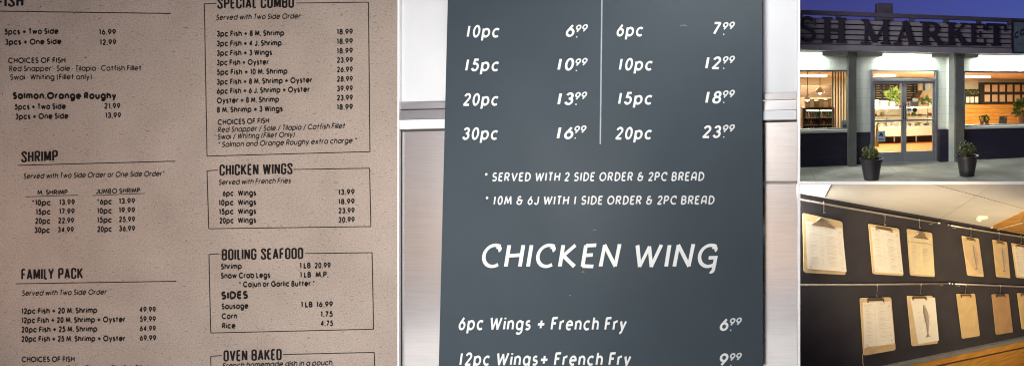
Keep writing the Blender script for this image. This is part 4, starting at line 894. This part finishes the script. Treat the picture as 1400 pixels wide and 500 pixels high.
# ------------------------------------------------------------------ bay 4: clipboards on a dark wall
M['night_wall'] = mat('near black wall paint', (.050, .046, .052), .42, 0, .12, 3, .05, 30, spec=.3)
M['ceiling4'] = mat('off white ceiling tile', (.70, .66, .58), .8, 0, .04, 2.5, .1, 90)
M['seam'] = mat('ceiling tile seam', (.44, .39, .32), .8)
M['trim4'] = mat('grey metal trim', (.42, .41, .39), .4, .5, .1, 8)
M['amber_wood'] = wood('amber varnished wood', (.64, .31, .055), 'X', .35)
M['rod'] = mat('brushed nickel rod', (.55, .49, .41), .35, .55, .1, 10)
M['hook'] = mat('bright wire', (.70, .68, .64), .3, .9, .05, 10)
M['fibre'] = mat('pale brown fibreboard', (.66, .50, .28), .55, 0, .10, 6, .06, 60)
M['fibre_mid'] = mat('tan fibreboard', (.60, .44, .22), .55, 0, .10, 6, .06, 60)
M['fibre_dark'] = mat('brown fibreboard', (.42, .26, .13), .55, 0, .10, 6, .06, 60)
M['menu_paper'] = mat('off white menu paper', (.80, .75, .64), .75, 0, .03, 5)
M['aged_paper'] = mat('yellowed menu paper', (.74, .62, .38), .75, 0, .06, 5)
M['sketch_paper'] = mat('brown sketch paper', (.54, .40, .24), .75, 0, .06, 8)
M['print'] = mat('faint grey print', (.57, .53, .46), .8)
M['print_fish'] = mat('soft grey pencil tone', (.40, .34, .27), .8, 0, .2, 30)
M['print_mid'] = mat('soft pencil', (.26, .21, .16), .8)
M['print_dark'] = mat('dark pencil', (.14, .11, .09), .8)
M['bronze'] = mat('bronze clip', (.42, .31, .18), .35, .5, .12, 12)
M['clip_steel'] = mat('steel clip', (.50, .47, .42), .3, .9, .1, 12)
M['clip_dark'] = mat('dark bronze clip', (.20, .12, .07), .35, .5, .15, 12)
M['twine'] = mat('jute twine', (.55, .42, .23), .9, 0, .2, 40)
M['window_light'] = emit('lit ceiling window', (1, .98, .95), 6)

TOP = [(1040, 255.5), (1094, 264.7), (1245, 291.6), (1352, 310.4), (1400, 320), (1460, 331)]
def topy(px):
    for (a, b), (c, d) in zip(TOP, TOP[1:]):
        if px <= c: return b + (d-b)*(px-a)/(c-a)
    return TOP[-1][1]
P4 = HW.px
m = MB(); uz = [HW.uz(p, topy(p)-1.2) for p in (1040, 1094, 1245, 1352, 1400, 1460)] + [HW.uz(1460, 560), HW.uz(1040, 560)]
m.fpoly(HW, uz, -.08, 0); struct(m, 'dark_wall', M['night_wall'])
def cpt(px, t, drop=0.0):     # ceiling: from the bay's front edge (t = 0) to the wall top (t = 1)
    a = pt(px, 252.2, .03); b = P4(px, topy(px), 0.01); p = a.lerp(b, t); p.z -= drop; return p
def ct(px, py):               # where on that slope a seam seen at this pixel runs
    lo, hi = 0.0, 1.0
    for _ in range(40):
        md = (lo+hi)/2; p = cpt(px, md); y = PY - (p.z-EYE.z)*F/(p.y+7)
        if y < py: lo = md
        else: hi = md
    return (lo+hi)/2
m = MB(); cols = list(range(1000, 1470, 12)); lo = []
for px in cols: lo.append([cpt(px, 0), cpt(px, .5), cpt(px, 1), cpt(px, 1, -.03), cpt(px, .5, -.03), cpt(px, 0, -.03)])
m.loft(lo); ceil = struct(m, 'sloped_ceiling', M['ceiling4'])
def seam(pts):
    mb = MB(); lo = []
    for x, y in pts:
        t = ct(x, y); c0 = cpt(x, t); n = .008
        lo.append((x, t))
    for (x0, t0), (x1, t1) in zip(lo, lo[1:]):
        a = cpt(x0, t0, .003); b = cpt(x1, t1, .003); d = (b-a).normalized(); s_ = d.cross(Vector((0, .5, -.85))).normalized()*.007
        mb.add([a-s_, b-s_, b+s_, a+s_], [(0, 1, 2, 3)])
    return mb
m = seam([(1279, 252.6), (1307, 259.5), (1335, 267), (1367, 276), (1401, 285)]); m2 = seam([(1285.5, 298), (1310, 283.3), (1334, 268), (1357, 252.8)]); 
M_ = MB(); M_.v = m.v + m2.v; M_.f = m.f + [tuple(i+len(m.v) for i in f) for f in m2.f]; M_.m = [0]*len(M_.f)
so_ = M_.build('ceiling_seam', M['seam']); tag(so_, kind='structure')
# bright ceiling window at the near left corner
q = [(1060, 252.6), (1135, 252.6), (1126.5, 268.4), (1094, 262.6), (1060, 257)]
lw = MB(); a = [cpt(x, ct(x, y), .006) for x, y in q]; lw.loft([a, [p + Vector((0, 0, .004)) for p in a]])
t = empty('ceiling_panel_light', 'glaring white ceiling light panel at the upper left above the clipboards', 'ceiling light'); lw.build('diffuser', M['window_light'], t)
fm = MB(); A_, B_ = cpt(1135.4, ct(1135.4, 252.6), .008), cpt(1126.9, ct(1126.9, 268.6), .008); fm.tube([A_, B_], .006, 6); fm.build('frame', M['seam'], t)
# emergency light / detector on the ceiling
dt = empty('ceiling_detector', 'small white detector box on the ceiling above the right clipboards', 'detector')
c0 = cpt(1342.5, ct(1342.5, 296)); nrm = Vector((0, -.55, -.83)).normalized(); s1 = Vector((.96, .28, 0)).normalized(); s2 = nrm.cross(s1).normalized()
def slab(c, a, b, h0, h1): return [[c + s1*x*a + s2*y*b + nrm*h0 for x, y in ((-1, -1), (1, -1), (1, 1), (-1, 1))], [c + s1*x*a*.86 + s2*y*b*.86 + nrm*h1 for x, y in ((-1, -1), (1, -1), (1, 1), (-1, 1))]]
m = MB(); m.loft(slab(c0, .095, .06, .0, .06)); m.build('housing', M['enamel'], dt, bevel=.004)
m = MB(); m.loft(slab(c0 - s1*.05, .03, .03, .058, .085)); m.build('sensor', M['white_paper'], dt, bevel=.006)
m = MB(); m.loft(slab(cpt(1356, ct(1356, 309.3)), .02, .03, .0, .03)); m.build('cable_box', M['enamel'], dt)
# orange wood end panel up on the right
we = empty('wood_end_panel', 'amber wood panel with a pale conduit above the far right clipboards', 'wood panel')
q = [(1353.5, 309.6), (1402, 286.6), (1450, 268), (1450, 327), (1400, 318.6)]
a = [cpt(x, min(.995, ct(x, y)), .012) for x, y in q]; m = MB(); m.loft([a, [p + Vector((0, 0, .01)) for p in a]]); m.build('panel', M['amber_wood'], we)
cd = [cpt(x, ct(x, y), .03) for x, y in ((1364, 312), (1381, 306.5), (1401, 301), (1440, 292))]; m = MB(); m.tube(cd, .012, 8); m.build('conduit', M['pale_wood'], we)
cd = [cpt(x, ct(x, y), .035) for x, y in ((1402, 291), (1399, 297), (1398.5, 303), (1401, 308))]; m = MB(); m.tube(cd, .007, 8); m.build('cable', M['hook'], we)

# wood dado with grey trim under the clipboards
dd = empty('wood_dado', 'amber wood dado with a grey metal top trim running under the clipboards', 'wood dado')
def band(off0, off1, w0, w1, x0=1200, x1=1450):
    mb = MB(); lo = []
    for x in (x0, 1228.5, 1290, 1345, 1400, x1):
        yb = 498.6 - (x-1228.5)*.2105
        lo.append([P4(x, yb+off0, w1), P4(x, yb+off1, w1), HW.P(*HW.uz(x, yb+off1, w1), w0), HW.P(*HW.uz(x, yb+off0, w1), w0)])
    mb.loft(lo); return mb
band(-.6, 3.4, 0.0, .075).build('metal_trim', M['trim4'], dd)
band(3.6, 11, 0.0, .06).build('top_moulding', M['amber_wood'], dd)
band(11.2, 13, 0.0, .05).build('groove', M['dark_wood'], dd)
band(13.2, 70, 0.0, .045).build('panel', M['amber_wood'], dd)
m = MB(); m.lathe(P4(1361, 470.2, .08), [(.004, -.008), (.009, -.004), (.009, .004), (.004, .008)], 8); m.build('screw', M['hook'], dd)

# rods
WR = .10
def rod(pts, lbl, ends):
    t = empty('hanging_rod', lbl, 'rod', 'metal rods the clipboards hang from')
    P = [P4(x, y, WR) for x, y in pts]; m = MB(); m.tube(P, .0155, 10); m.build('rod', M['rod'], t, smooth=True)
    for k in ends:
        p = P[k]; d = (P[k] - P[k-1 if k else 1]).normalized()
        m = MB(); m.tube([p - d*.03, p + d*.012, p + d*.02, p + d*.03], [.019, .019, .022, .012], 10); m.build('end_cap', M['hook'], t, smooth=True)
        q = p - d*.16; m = MB(); m.tube([q, q - Vector((0, 0, .035)), q - HW.N*WR*.5 - Vector((0, 0, .05)), q - HW.N*(WR-.002) - Vector((0, 0, .05))], .007, 6); m.build('bracket', M['rod'], t)
rods = [rod([(1060, 266), (1094, 272.6), (1150, 282.7), (1230, 296.2), (1284, 305)], 'upper left metal rod holding three clipboards near the ceiling', [4]),
        rod([(1297.5, 307.6), (1340, 314.8), (1400, 324), (1440, 330)], 'upper right metal rod near the ceiling with fish clipboards', [0]),
        rod([(1060, 389.5), (1094, 389.3), (1160, 388.8), (1230, 388.2), (1298.5, 387)], 'lower left metal rod holding two clipboards', [4]),
        rod([(1303, 387.6), (1350, 389.4), (1400, 391.6), (1440, 393)], 'lower right metal rod holding bare clipboards', [0])]
def hook(px, py0, py1, lbl, lean=0.0):
    w = WR; mb = MB(); a = P4(px, py0, w + .0); b = P4(px + lean, py1, w*.8)
    r1 = .022; top = a + Vector((0, 0, .004)); pts_ = []
    for k in range(9):
        an = R(-60 + 240*k/8); pts_.append(top + HW.N*(-r1*math.cos(an)) + Vector((0, 0, r1*.9*math.sin(an))))
    ex = b.z; pts_.append(Vector((pts_[-1].x, pts_[-1].y, 0)).lerp(Vector((b.x, b.y, 0)), .5) + Vector((0, 0, (top.z+ex)/2)))
    for k in range(8):
        an = R(150 - 250*k/7 + 60); pts_.append(b + HW.U*(.016*math.cos(an)*1.0) + Vector((0, 0, .018 + .018*math.sin(an))))
    mb.tube(pts_, .0055, 6)
    return tag(mb.build('wire_hook', M['hook'], smooth=True), lbl, 'hook', 'wire hooks on the rods')

def quad_at(q, s, t): # bilinear point in a pixel quad TL,TR,BR,BL
    a = [q[0][i] + (q[1][i]-q[0][i])*s for i in (0, 1)]; b = [q[3][i] + (q[2][i]-q[3][i])*s for i in (0, 1)]
    return (a[0] + (b[0]-a[0])*t, a[1] + (b[1]-a[1])*t)
def rounded(q, c=.05, asp=.7):
    o = []
    for cs, ct_ in ((0, 0), (1, 0), (1, 1), (0, 1)):
        for k in range(4):
            an = {(0, 0): 180, (1, 0): 270, (1, 1): 0, (0, 1): 90}[(cs, ct_)] + 30*k
            s = (c if cs == 0 else 1-c) + c*math.cos(R(an)); t = (c*asp if ct_ == 0 else 1-c*asp) + c*asp*math.sin(R(an)); o.append(quad_at(q, s, t))
    return o
def plate(loop, w0, w1):
    mb = MB(); mb.fpoly(HW, [HW.uz(x, y, w1) for x, y in loop][::-1], w0, w1); return mb
def menu_print(q, w, seed, dense=1.0):
    rg = random.Random(seed); mb = MB(); k = 0
    def ln(s0, t0, s1, t1, hw=.25):
        nonlocal k; k += 1
        a = quad_at(q, s0, t0); b = quad_at(q, s1, t1); vs, fs = stroke([a, b], hw); mb.add([HW.px(x, y, w + .0012 + .00003*(k % 9)) for x, y in vs], fs)
    for cx in (.08, .56):
        t = .06 if cx < .5 else .05
        ln(cx + .06, t, cx + .24, t, .5); t += .05
        while t < .90:
            n = rg.choice((3, 4, 6, 7))
            for i in range(n):
                if t > .92: break
                ln(cx, t, cx + rg.uniform(.13, .25), t, .15); ln(cx + .30, t, cx + .36, t, .15); t += .03
            t += .03
            if t < .86: ln(cx + .02, t, cx + .20, t, .3); ln(cx, t + .016, cx + .37, t + .016, .12); t += .045
    bx = .54
    for (t0, t1) in ((.03, .40), (.44, .58), (.62, .80)):
        ln(bx, t0, .95, t0, .13); ln(bx, t1, .95, t1, .13); ln(bx, t0, bx, t1, .13); ln(.95, t0, .95, t1, .13)
    for cx, cy in ((.08, .07), (.93, .10), (.92, .93), (.08, .95)):
        a = [quad_at(q, cx + .03*math.cos(x), cy + .02*math.sin(x)) for x in [i*.785 for i in range(9)]]
        vs, fs = stroke(a, .3); mb.add([HW.px(x, y, w + .0016) for x, y in vs], fs)
    return mb
def fish_print(q, w, s0=.5, t0=.2, t1=.88, wid=.19, bend=.05):
    """pencil drawing of a long fish hanging head up: toned body, outline, fins, forked tail, margin notes"""
    mb = MB(); n = 30; up = []; lo = []; K = [0]
    def add(pts, hw, m=0):
        K[0] += 1; mb.cur = m; vs, fs = stroke([quad_at(q, a, b) for a, b in pts], hw); mb.add([HW.px(x, y, w + .0016 + .00004*(K[0] % 12)) for x, y in vs], fs)
    for i in range(n+1):
        f = i/n
        prof = (math.sin(math.pi*.5*min(1, f/.30))**.8 if f < .30 else 1 - .80*((f-.30)/.58)**1.3) if f < .88 else .20 + 1.0*((f-.88)/.12)**1.5
        c = s0 + bend*math.sin(f*math.pi); t = t0 + (t1-t0)*f
        up.append((c - wid*.5*prof, t)); lo.append((c + wid*.5*prof, t))
    mb.cur = 1
    for i in range(n):          # body tone, with a darker back
        for k, (g0, g1, m) in enumerate(((0, .42, 0), (.42, 1, 1))):
            mb.cur = m; L_ = lambda j, g: quad_at(q, up[j][0] + (lo[j][0]-up[j][0])*g, up[j][1])
            mb.add([HW.px(*L_(i, g0), w + .0012), HW.px(*L_(i+1, g0), w + .0012), HW.px(*L_(i+1, g1), w + .0012), HW.px(*L_(i, g1), w + .0012)], [(0, 1, 2, 3)])
    add(up, .16); add(lo, .16); add([up[-1], ((up[-1][0]+lo[-1][0])/2, t1-.035), lo[-1]], .16)
    for f, sg, l in ((.30, 1, .07), (.52, 1, .05), (.45, -1, .06), (.70, -1, .04)):
        j = int(f*n); e = up[j] if sg < 0 else lo[j]; add([e, (e[0] + sg*l, e[1] + .06), (e[0] + sg*l*.15, e[1] + .10)], .14)
    for i in range(5): a = s0 - .30 + rng.uniform(0, .05); add([(a, .30 + .12*i), (a + .08, .30 + .12*i)], .12)
    return mb
GRP = 'clipboards hanging on the dark wall'
def clipboard(lbl, q, fibre, paper=None, pm=None, clip='flat', hk=None, print_=None, band_t=None, seed=1, peel=0.0, clipm='bronze', cx=.5, ct0=.02, hooklbl='', lean=0, wb=.05):
    t = empty('clipboard', lbl, 'clipboard', GRP)
    wB0, wB1 = wb, wb + .018
    plate(rounded(q, .06, .6), wB0, wB1).build('board', M[fibre], t, bevel=.003)
    if paper:
        # the sheet bows a little off the board towards its lower edge
        mb = MB(); n = 10; front = []
        for j in range(n+1):
            tt = j/n; row = []
            for i in range(7):
                s = i/6; x, y = quad_at(paper, s, tt); ww = wB1 + .004 + .012*tt*tt
                if peel:      # lower left corner lifts in a curl
                    e = max(0, tt - .38)/.62; x += e*e*(1-s)*(paper[1][0]-paper[0][0])*.66; ww += peel*.12*e*e*(1-s)
                    x += 0
                row.append(HW.px(x, y, ww))
            front.append(row)
        vs = [p for r_ in front for p in r_] + [p - HW.N*.002 for r_ in front for p in r_]; fs = []; N0 = 7*(n+1)
        for j in range(n):
            for i in range(6):
                a = j*7+i; fs += [(a, a+7, a+8, a+1), (N0+a, N0+a+1, N0+a+8, N0+a+7)]
        for j in range(n): fs += [(j*7, N0+j*7, N0+j*7+7, j*7+7), (j*7+6, j*7+13, N0+j*7+13, N0+j*7+6)]
        for i in range(6): fs += [(i, i+1, N0+i+1, N0+i), (n*7+i, N0+n*7+i, N0+n*7+i+1, n*7+i+1)]
        mb.add(vs, fs); po = mb.build('paper', M[pm], t, smooth=False)
        ww = wB1 + .0175
        if print_ == 'menu': menu_print(paper, ww, seed).build('print', M['print'], po)
        elif print_ == 'fish': fish_print(paper, ww + (.0 if not peel else .003), .5 if not peel else .60, .14, .88).build('drawing', [M['print_mid'], M['print_fish']], po)
    # clip
    wC = wB1 + .012
    def cp(s, tt): return quad_at(q, cx + s, ct0 + tt)
    if clip == 'big':
        ck = plate([cp(-.30, .115), cp(.30, .105), cp(.28, .085), cp(.16, .045), cp(.13, -.02), cp(.05, -.05), cp(-.06, -.05), cp(-.14, -.015), cp(-.17, .05), cp(-.28, .095)], wC-.005, wC+.012).build('clip', M[clipm], t, bevel=.002)
        mb = MB(); mb.tube([HW.px(*cp(-.16, .03), wC+.02), HW.px(*cp(-.10, -.03), wC+.035), HW.px(*cp(.0, -.045), wC+.035), HW.px(*cp(.10, -.02), wC+.03), HW.px(*cp(.14, .035), wC+.02)], .008, 8); mb.build('spring', M['hook'], ck)
    else:
        ck = plate([cp(-.27, .06), cp(.27, .06), cp(.27, .028), cp(.2, .0), cp(-.2, .0), cp(-.27, .028)], wC-.005, wC+.012).build('clip', M[clipm], t, bevel=.002)
        mb = MB()
        for sg in (-1, 1): mb.tube([HW.px(*cp(sg*.25, .02), wC+.016), HW.px(*cp(sg*.25, .085), wC+.02)], .011, 8)
        mb.tube([HW.px(*cp(-.22, .034), wC+.016), HW.px(*cp(.22, .034), wC+.016)], .008, 8); mb.build('lever', M['clip_dark' if clipm != 'clip_dark' else 'bronze'], ck)
    if band_t:
        mb = MB(); L2 = [quad_at(q, s, band_t + .012*math.sin(s*7)) for s in (-.005, .25, .5, .75, 1.005)]
        mb.tube([HW.px(x, y, wB1+.024) for x, y in L2], .006, 6); mb.build('twine', M['twine'], t)
        if band_t > .5:
            mb = MB(); mb.tube([HW.px(*quad_at(q, .06, band_t), wB1+.026), HW.px(*quad_at(q, -.02, band_t+.1), wB1+.026), HW.px(*quad_at(q, -.035, band_t+.24), wB1+.02), HW.px(*quad_at(q, -.01, band_t+.30), wB1+.02)], .006, 6)
            mb.tube([HW.px(*quad_at(q, .06, band_t), wB1+.028), HW.px(*quad_at(q, .15, band_t-.035), wB1+.03), HW.px(*quad_at(q, .24, band_t+.02), wB1+.03), HW.px(*quad_at(q, .1, band_t+.012), wB1+.028), HW.px(*quad_at(q, .26, band_t+.07), wB1+.028)], .006, 6); mb.build('twine_bow', M['twine'], t)
    if hk: hook(*hk, hooklbl, lean)
clipboard('large clipboard with big bronze clip and menu sheet, upper row far left', [(1097.5, 290.8), (1151.8, 302.8), (1156.5, 375.5), (1099, 372.5)], 'fibre', [(1101.5, 302), (1151.5, 312), (1157.5, 371.2), (1104, 367)], 'menu_paper', 'big', (1125.7, 277.4, 292.5), 'menu', seed=2, cx=.52, ct0=.055, hooklbl='wire hook holding the large clipboard at the upper left', lean=1)
clipboard('clipboard with dark flat clip and menu sheet, second in the upper row', [(1187.3, 305.5), (1229.3, 312.3), (1235.3, 377), (1193.3, 374.3)], 'fibre', [(1190.5, 310), (1228.5, 316), (1235.2, 374.3), (1196.6, 371.4)], 'menu_paper', 'flat', (1209.3, 294.2, 309), 'menu', seed=3, cx=.5, ct0=.02, hooklbl='wire hook holding the second clipboard of the upper row', lean=.5)
clipboard('clipboard with yellowed menu and a band across its top', [(1240, 312.3), (1274.5, 318.4), (1278.3, 378.4), (1244.6, 376.4)], 'fibre', [(1242, 320), (1274.3, 325), (1277.8, 376), (1246, 374.2)], 'aged_paper', 'big', (1256.5, 301, 313), 'menu', .27, seed=4, cx=.55, ct0=.06, hooklbl='wire hook holding the yellowed menu clipboard', lean=1)
clipboard('clipboard with a fish drawing on brown paper, first right of the upper gap', [(1315, 322), (1338.3, 326), (1345.3, 378.3), (1323, 376.3)], 'fibre', [(1316.5, 325.5), (1338.2, 328.8), (1344.8, 374.3), (1323.5, 373)], 'sketch_paper', 'flat', (1326.7, 312.4, 323.6), 'fish', seed=5, peel=.03, clipm='clip_dark', hooklbl='wire hook left of the curled fish drawing', lean=.8)
clipboard('clipboard with brown fish drawing strongly curled away from its board', [(1357.2, 327.2), (1377, 330.6), (1381.5, 380), (1362.5, 378.2)], 'fibre_mid', [(1358.5, 330.5), (1377, 333.5), (1381.2, 377), (1363, 375.5)], 'sketch_paper', 'flat', (1365.3, 318.3, 328.6), 'fish', seed=6, peel=.045, clipm='clip_dark', hooklbl='wire hook above the strongly curled fish drawing', lean=.5)
clipboard('clipboard with white menu cut off by the upper right edge', [(1383, 331.8), (1407, 335.5), (1412, 381), (1389.8, 379.3)], 'fibre', [(1385.5, 336), (1407.5, 339), (1411.5, 378.5), (1391, 377)], 'menu_paper', 'flat', (1395.5, 322.8, 333.3), 'menu', seed=7, clipm='clip_dark', hooklbl='wire hook at the far upper right', lean=.5)
clipboard('clipboard with menu tied by twine at its foot, lower row', [(1175.6, 407), (1218.6, 406), (1224.8, 478), (1180.6, 485.6)], 'fibre', [(1179.5, 413), (1217.5, 411.5), (1223.3, 468.5), (1181.8, 474.5)], 'menu_paper', 'flat', (1198.7, 389.6, 406.5), 'menu', .88, seed=8, clipm='clip_steel', ct0=.0, hooklbl='wire hook holding the twine tied clipboard', lean=.2)
clipboard('clipboard with a white fish drawing skewed over its board, lower row', [(1240, 404), (1275.6, 404), (1282.5, 469), (1246.8, 473)], 'fibre', [(1245, 408.5), (1278.3, 406.3), (1283.8, 464.8), (1255.5, 469.8)], 'menu_paper', 'flat', (1258.8, 388.8, 403), 'fish', seed=9, clipm='bronze', cx=.47, ct0=.0, hooklbl='wire hook holding the white fish drawing', lean=-.4)
clipboard('bare pale brown clipboard, nearer of the two without paper', [(1307.6, 401.3), (1333.2, 401), (1340, 458.6), (1315.6, 462.6)], 'fibre_mid', None, None, 'flat', (1320.2, 389.3, 402), seed=10, clipm='bronze', ct0=.0, hooklbl='wire hook holding the bare pale brown clipboard', lean=-.5)
clipboard('bare darker brown clipboard hanging on the lower right rod', [(1356, 402), (1379.2, 401.2), (1385.2, 453.6), (1362, 457.3)], 'fibre_dark', None, None, 'flat', (1367, 390.5, 403), seed=11, clipm='clip_steel', ct0=.0, hooklbl='wire hook holding the darker brown clipboard', lean=.5)
clipboard('brown clipboard cut off by the right edge, lower row', [(1390.8, 400.5), (1412, 400), (1417, 446), (1397.5, 450)], 'fibre_mid', None, None, 'flat', (1401.5, 391.8, 401), seed=12, clipm='bronze', ct0=.0, hooklbl='wire hook at the far lower right', lean=.2)
# enclosing room parts that stay out of the photo's frame
m = MB(); x0 = P4(1000, 300).x
m.box(-2.75, .1, -3, -2.69, 3, 2.45); struct(m, 'side_wall', M['ceiling4'])
LAMPS = [
 (('overhead fill', 'AREA', (-4.6, -4.6, 6.4), (-4.9, -4.3, 0), 690, (1, .985, .965)), dict(size=8, size_y=2.5)),  # unseen fill added above the boards and the reflector strips
 (('menu fill', 'SPOT', (-6.9, -4.4, 1.6), (-7.8, 0, 1.8), 560, (1, .95, .90)), dict(size=.6, spot=120, blend=.6)),  # added fill for the kraft sheet and lower board
 (('warm fill', 'SPOT', (-13.5, -3.5, 1.2), (-11.5, 0, 1.8), 150, (1, .55, .36)), dict(size=.5, spot=80, blend=1)),  # added warm fill on the left of the kraft sheet
 (('left fill', 'AREA', (-2.25, .35, 2.0), (1.2, 2.0, 1.2), 70, (1, .93, .80)), dict(size=.7, size_y=.5)),  # fill added out of sight behind the board wall, brightens the clipboards
 (('room fill', 'SPOT', (-.3, -3.2, 1.6), (.6, 2.0, .9), 1100, (1, .78, .48)), dict(size=.4, spot=56, blend=.8)),  # front fill added for the clipboard bay
 (('low fill', 'SPOT', (1.6, -2.6, 1.2), (1.9, 2.6, .4), 1000, (1, .76, .42)), dict(size=.4, spot=50, blend=.9)),  # added fill for the lower clipboards and the dado
 (('fascia fill', 'SPOT', (3.2, -9.5, 7.5), (.2, 1.8, 5.0), 170, (.80, .80, 1)), dict(size=.3, spot=20, blend=.7)),  # unseen front fill, added to lift the fascia
 (('reflector wall fill', 'SPOT', (-9, -7, 5.5), (-10, -12, 2.0), 4800, (1, .97, .94)), dict(size=.5, spot=120, blend=.8)),  # added to brighten the unseen wall that the steel mirrors
 (('shop fill', 'POINT', SF.P(.9, 3.55, -1.3), None, 45, (1, .82, .55)), dict(size=.25)),  # point fill added to even out the shop walls and ceiling
]
for p, ln in STR:
    LAMPS.append((('strip glow', 'AREA', p, p + Vector((0, 0, -1)) - SF.N*.12, 17*ln, (.93, 1, .90)), dict(size=ln, size_y=.04)))
for p in CL:
    LAMPS.append((('ceiling glow', 'AREA', p, p + Vector((0, 0, -1)), 75, (1, .88, .66)), dict(size=.8, size_y=.5)))
# ------------------------------------------------------------------ sky, sun, lamps
wd = bpy.data.worlds.new('World'); scene.world = wd; wd.use_nodes = True
nt = wd.node_tree; N = nt.nodes; L = nt.links
sky = N.new('ShaderNodeTexSky'); sky.sky_type = 'NISHITA'; sky.sun_disc = False
SUN_EL, SUN_AZ = R(-3.0), R(40)
sky.sun_elevation = SUN_EL; sky.sun_rotation = SUN_AZ; sky.air_density = 1.0; sky.ozone_density = 6.0; sky.dust_density = .3
tint = N.new('ShaderNodeMix'); tint.data_type = 'RGBA'; tint.blend_type = 'MULTIPLY'; tint.inputs['Factor'].default_value = 1
tint.inputs['B'].default_value = (28, 21, 17.5, 1)
L.new(sky.outputs[0], tint.inputs['A']); L.new(tint.outputs['Result'], N['Background'].inputs['Color'])
N['Background'].inputs['Strength'].default_value = .1
sun = bpy.data.lights.new('sun', 'SUN'); sun.energy = .03; sun.angle = R(8); sun.color = (1, .75, .6)
so = bpy.data.objects.new('sun', sun); COL.objects.link(so)
v = Vector((math.sin(SUN_AZ)*math.cos(SUN_EL), math.cos(SUN_AZ)*math.cos(SUN_EL), math.sin(SUN_EL)))
so.rotation_euler = (-v).to_track_quat('-Z', 'Y').to_euler()

def lamp(name, kind, loc, target, energy, col, size=.4, size_y=None, spot=60, blend=.6):
    l = bpy.data.lights.new(name, kind); l.energy = energy; l.color = col
    if kind == 'AREA':
        l.size = size
        if size_y: l.shape = 'RECTANGLE'; l.size_y = size_y
    else: l.shadow_soft_size = size
    if kind == 'SPOT': l.spot_size = R(spot); l.spot_blend = blend
    o = bpy.data.objects.new(name, l); COL.objects.link(o); o.location = loc
    if target is not None: o.rotation_euler = (Vector(target) - Vector(loc)).to_track_quat('-Z', 'Y').to_euler()
    return o
for f in LAMPS: lamp(*f[0], **f[1])

cam = bpy.data.cameras.new('camera'); co = bpy.data.objects.new('camera', cam); COL.objects.link(co)
co.location = EYE; co.rotation_euler = (R(90), 0, 0)
cam.sensor_fit = 'HORIZONTAL'; cam.sensor_width = 36; cam.lens = 36*F/1400
cam.shift_x = -(PX-700)/1400; cam.shift_y = -(250-PY)/1400; cam.clip_end = 2000; cam.clip_start = .05
scene.camera = co
scene.view_settings.view_transform = 'Standard'; scene.view_settings.look = 'None'; scene.view_settings.exposure = 0; scene.view_settings.gamma = 1
scene.cycles.use_denoising = True; scene.cycles.filter_width = 1.1
scene.cycles.max_bounces = 8; scene.cycles.transparent_max_bounces = 12; scene.cycles.caustics_reflective = False; scene.cycles.caustics_refractive = False
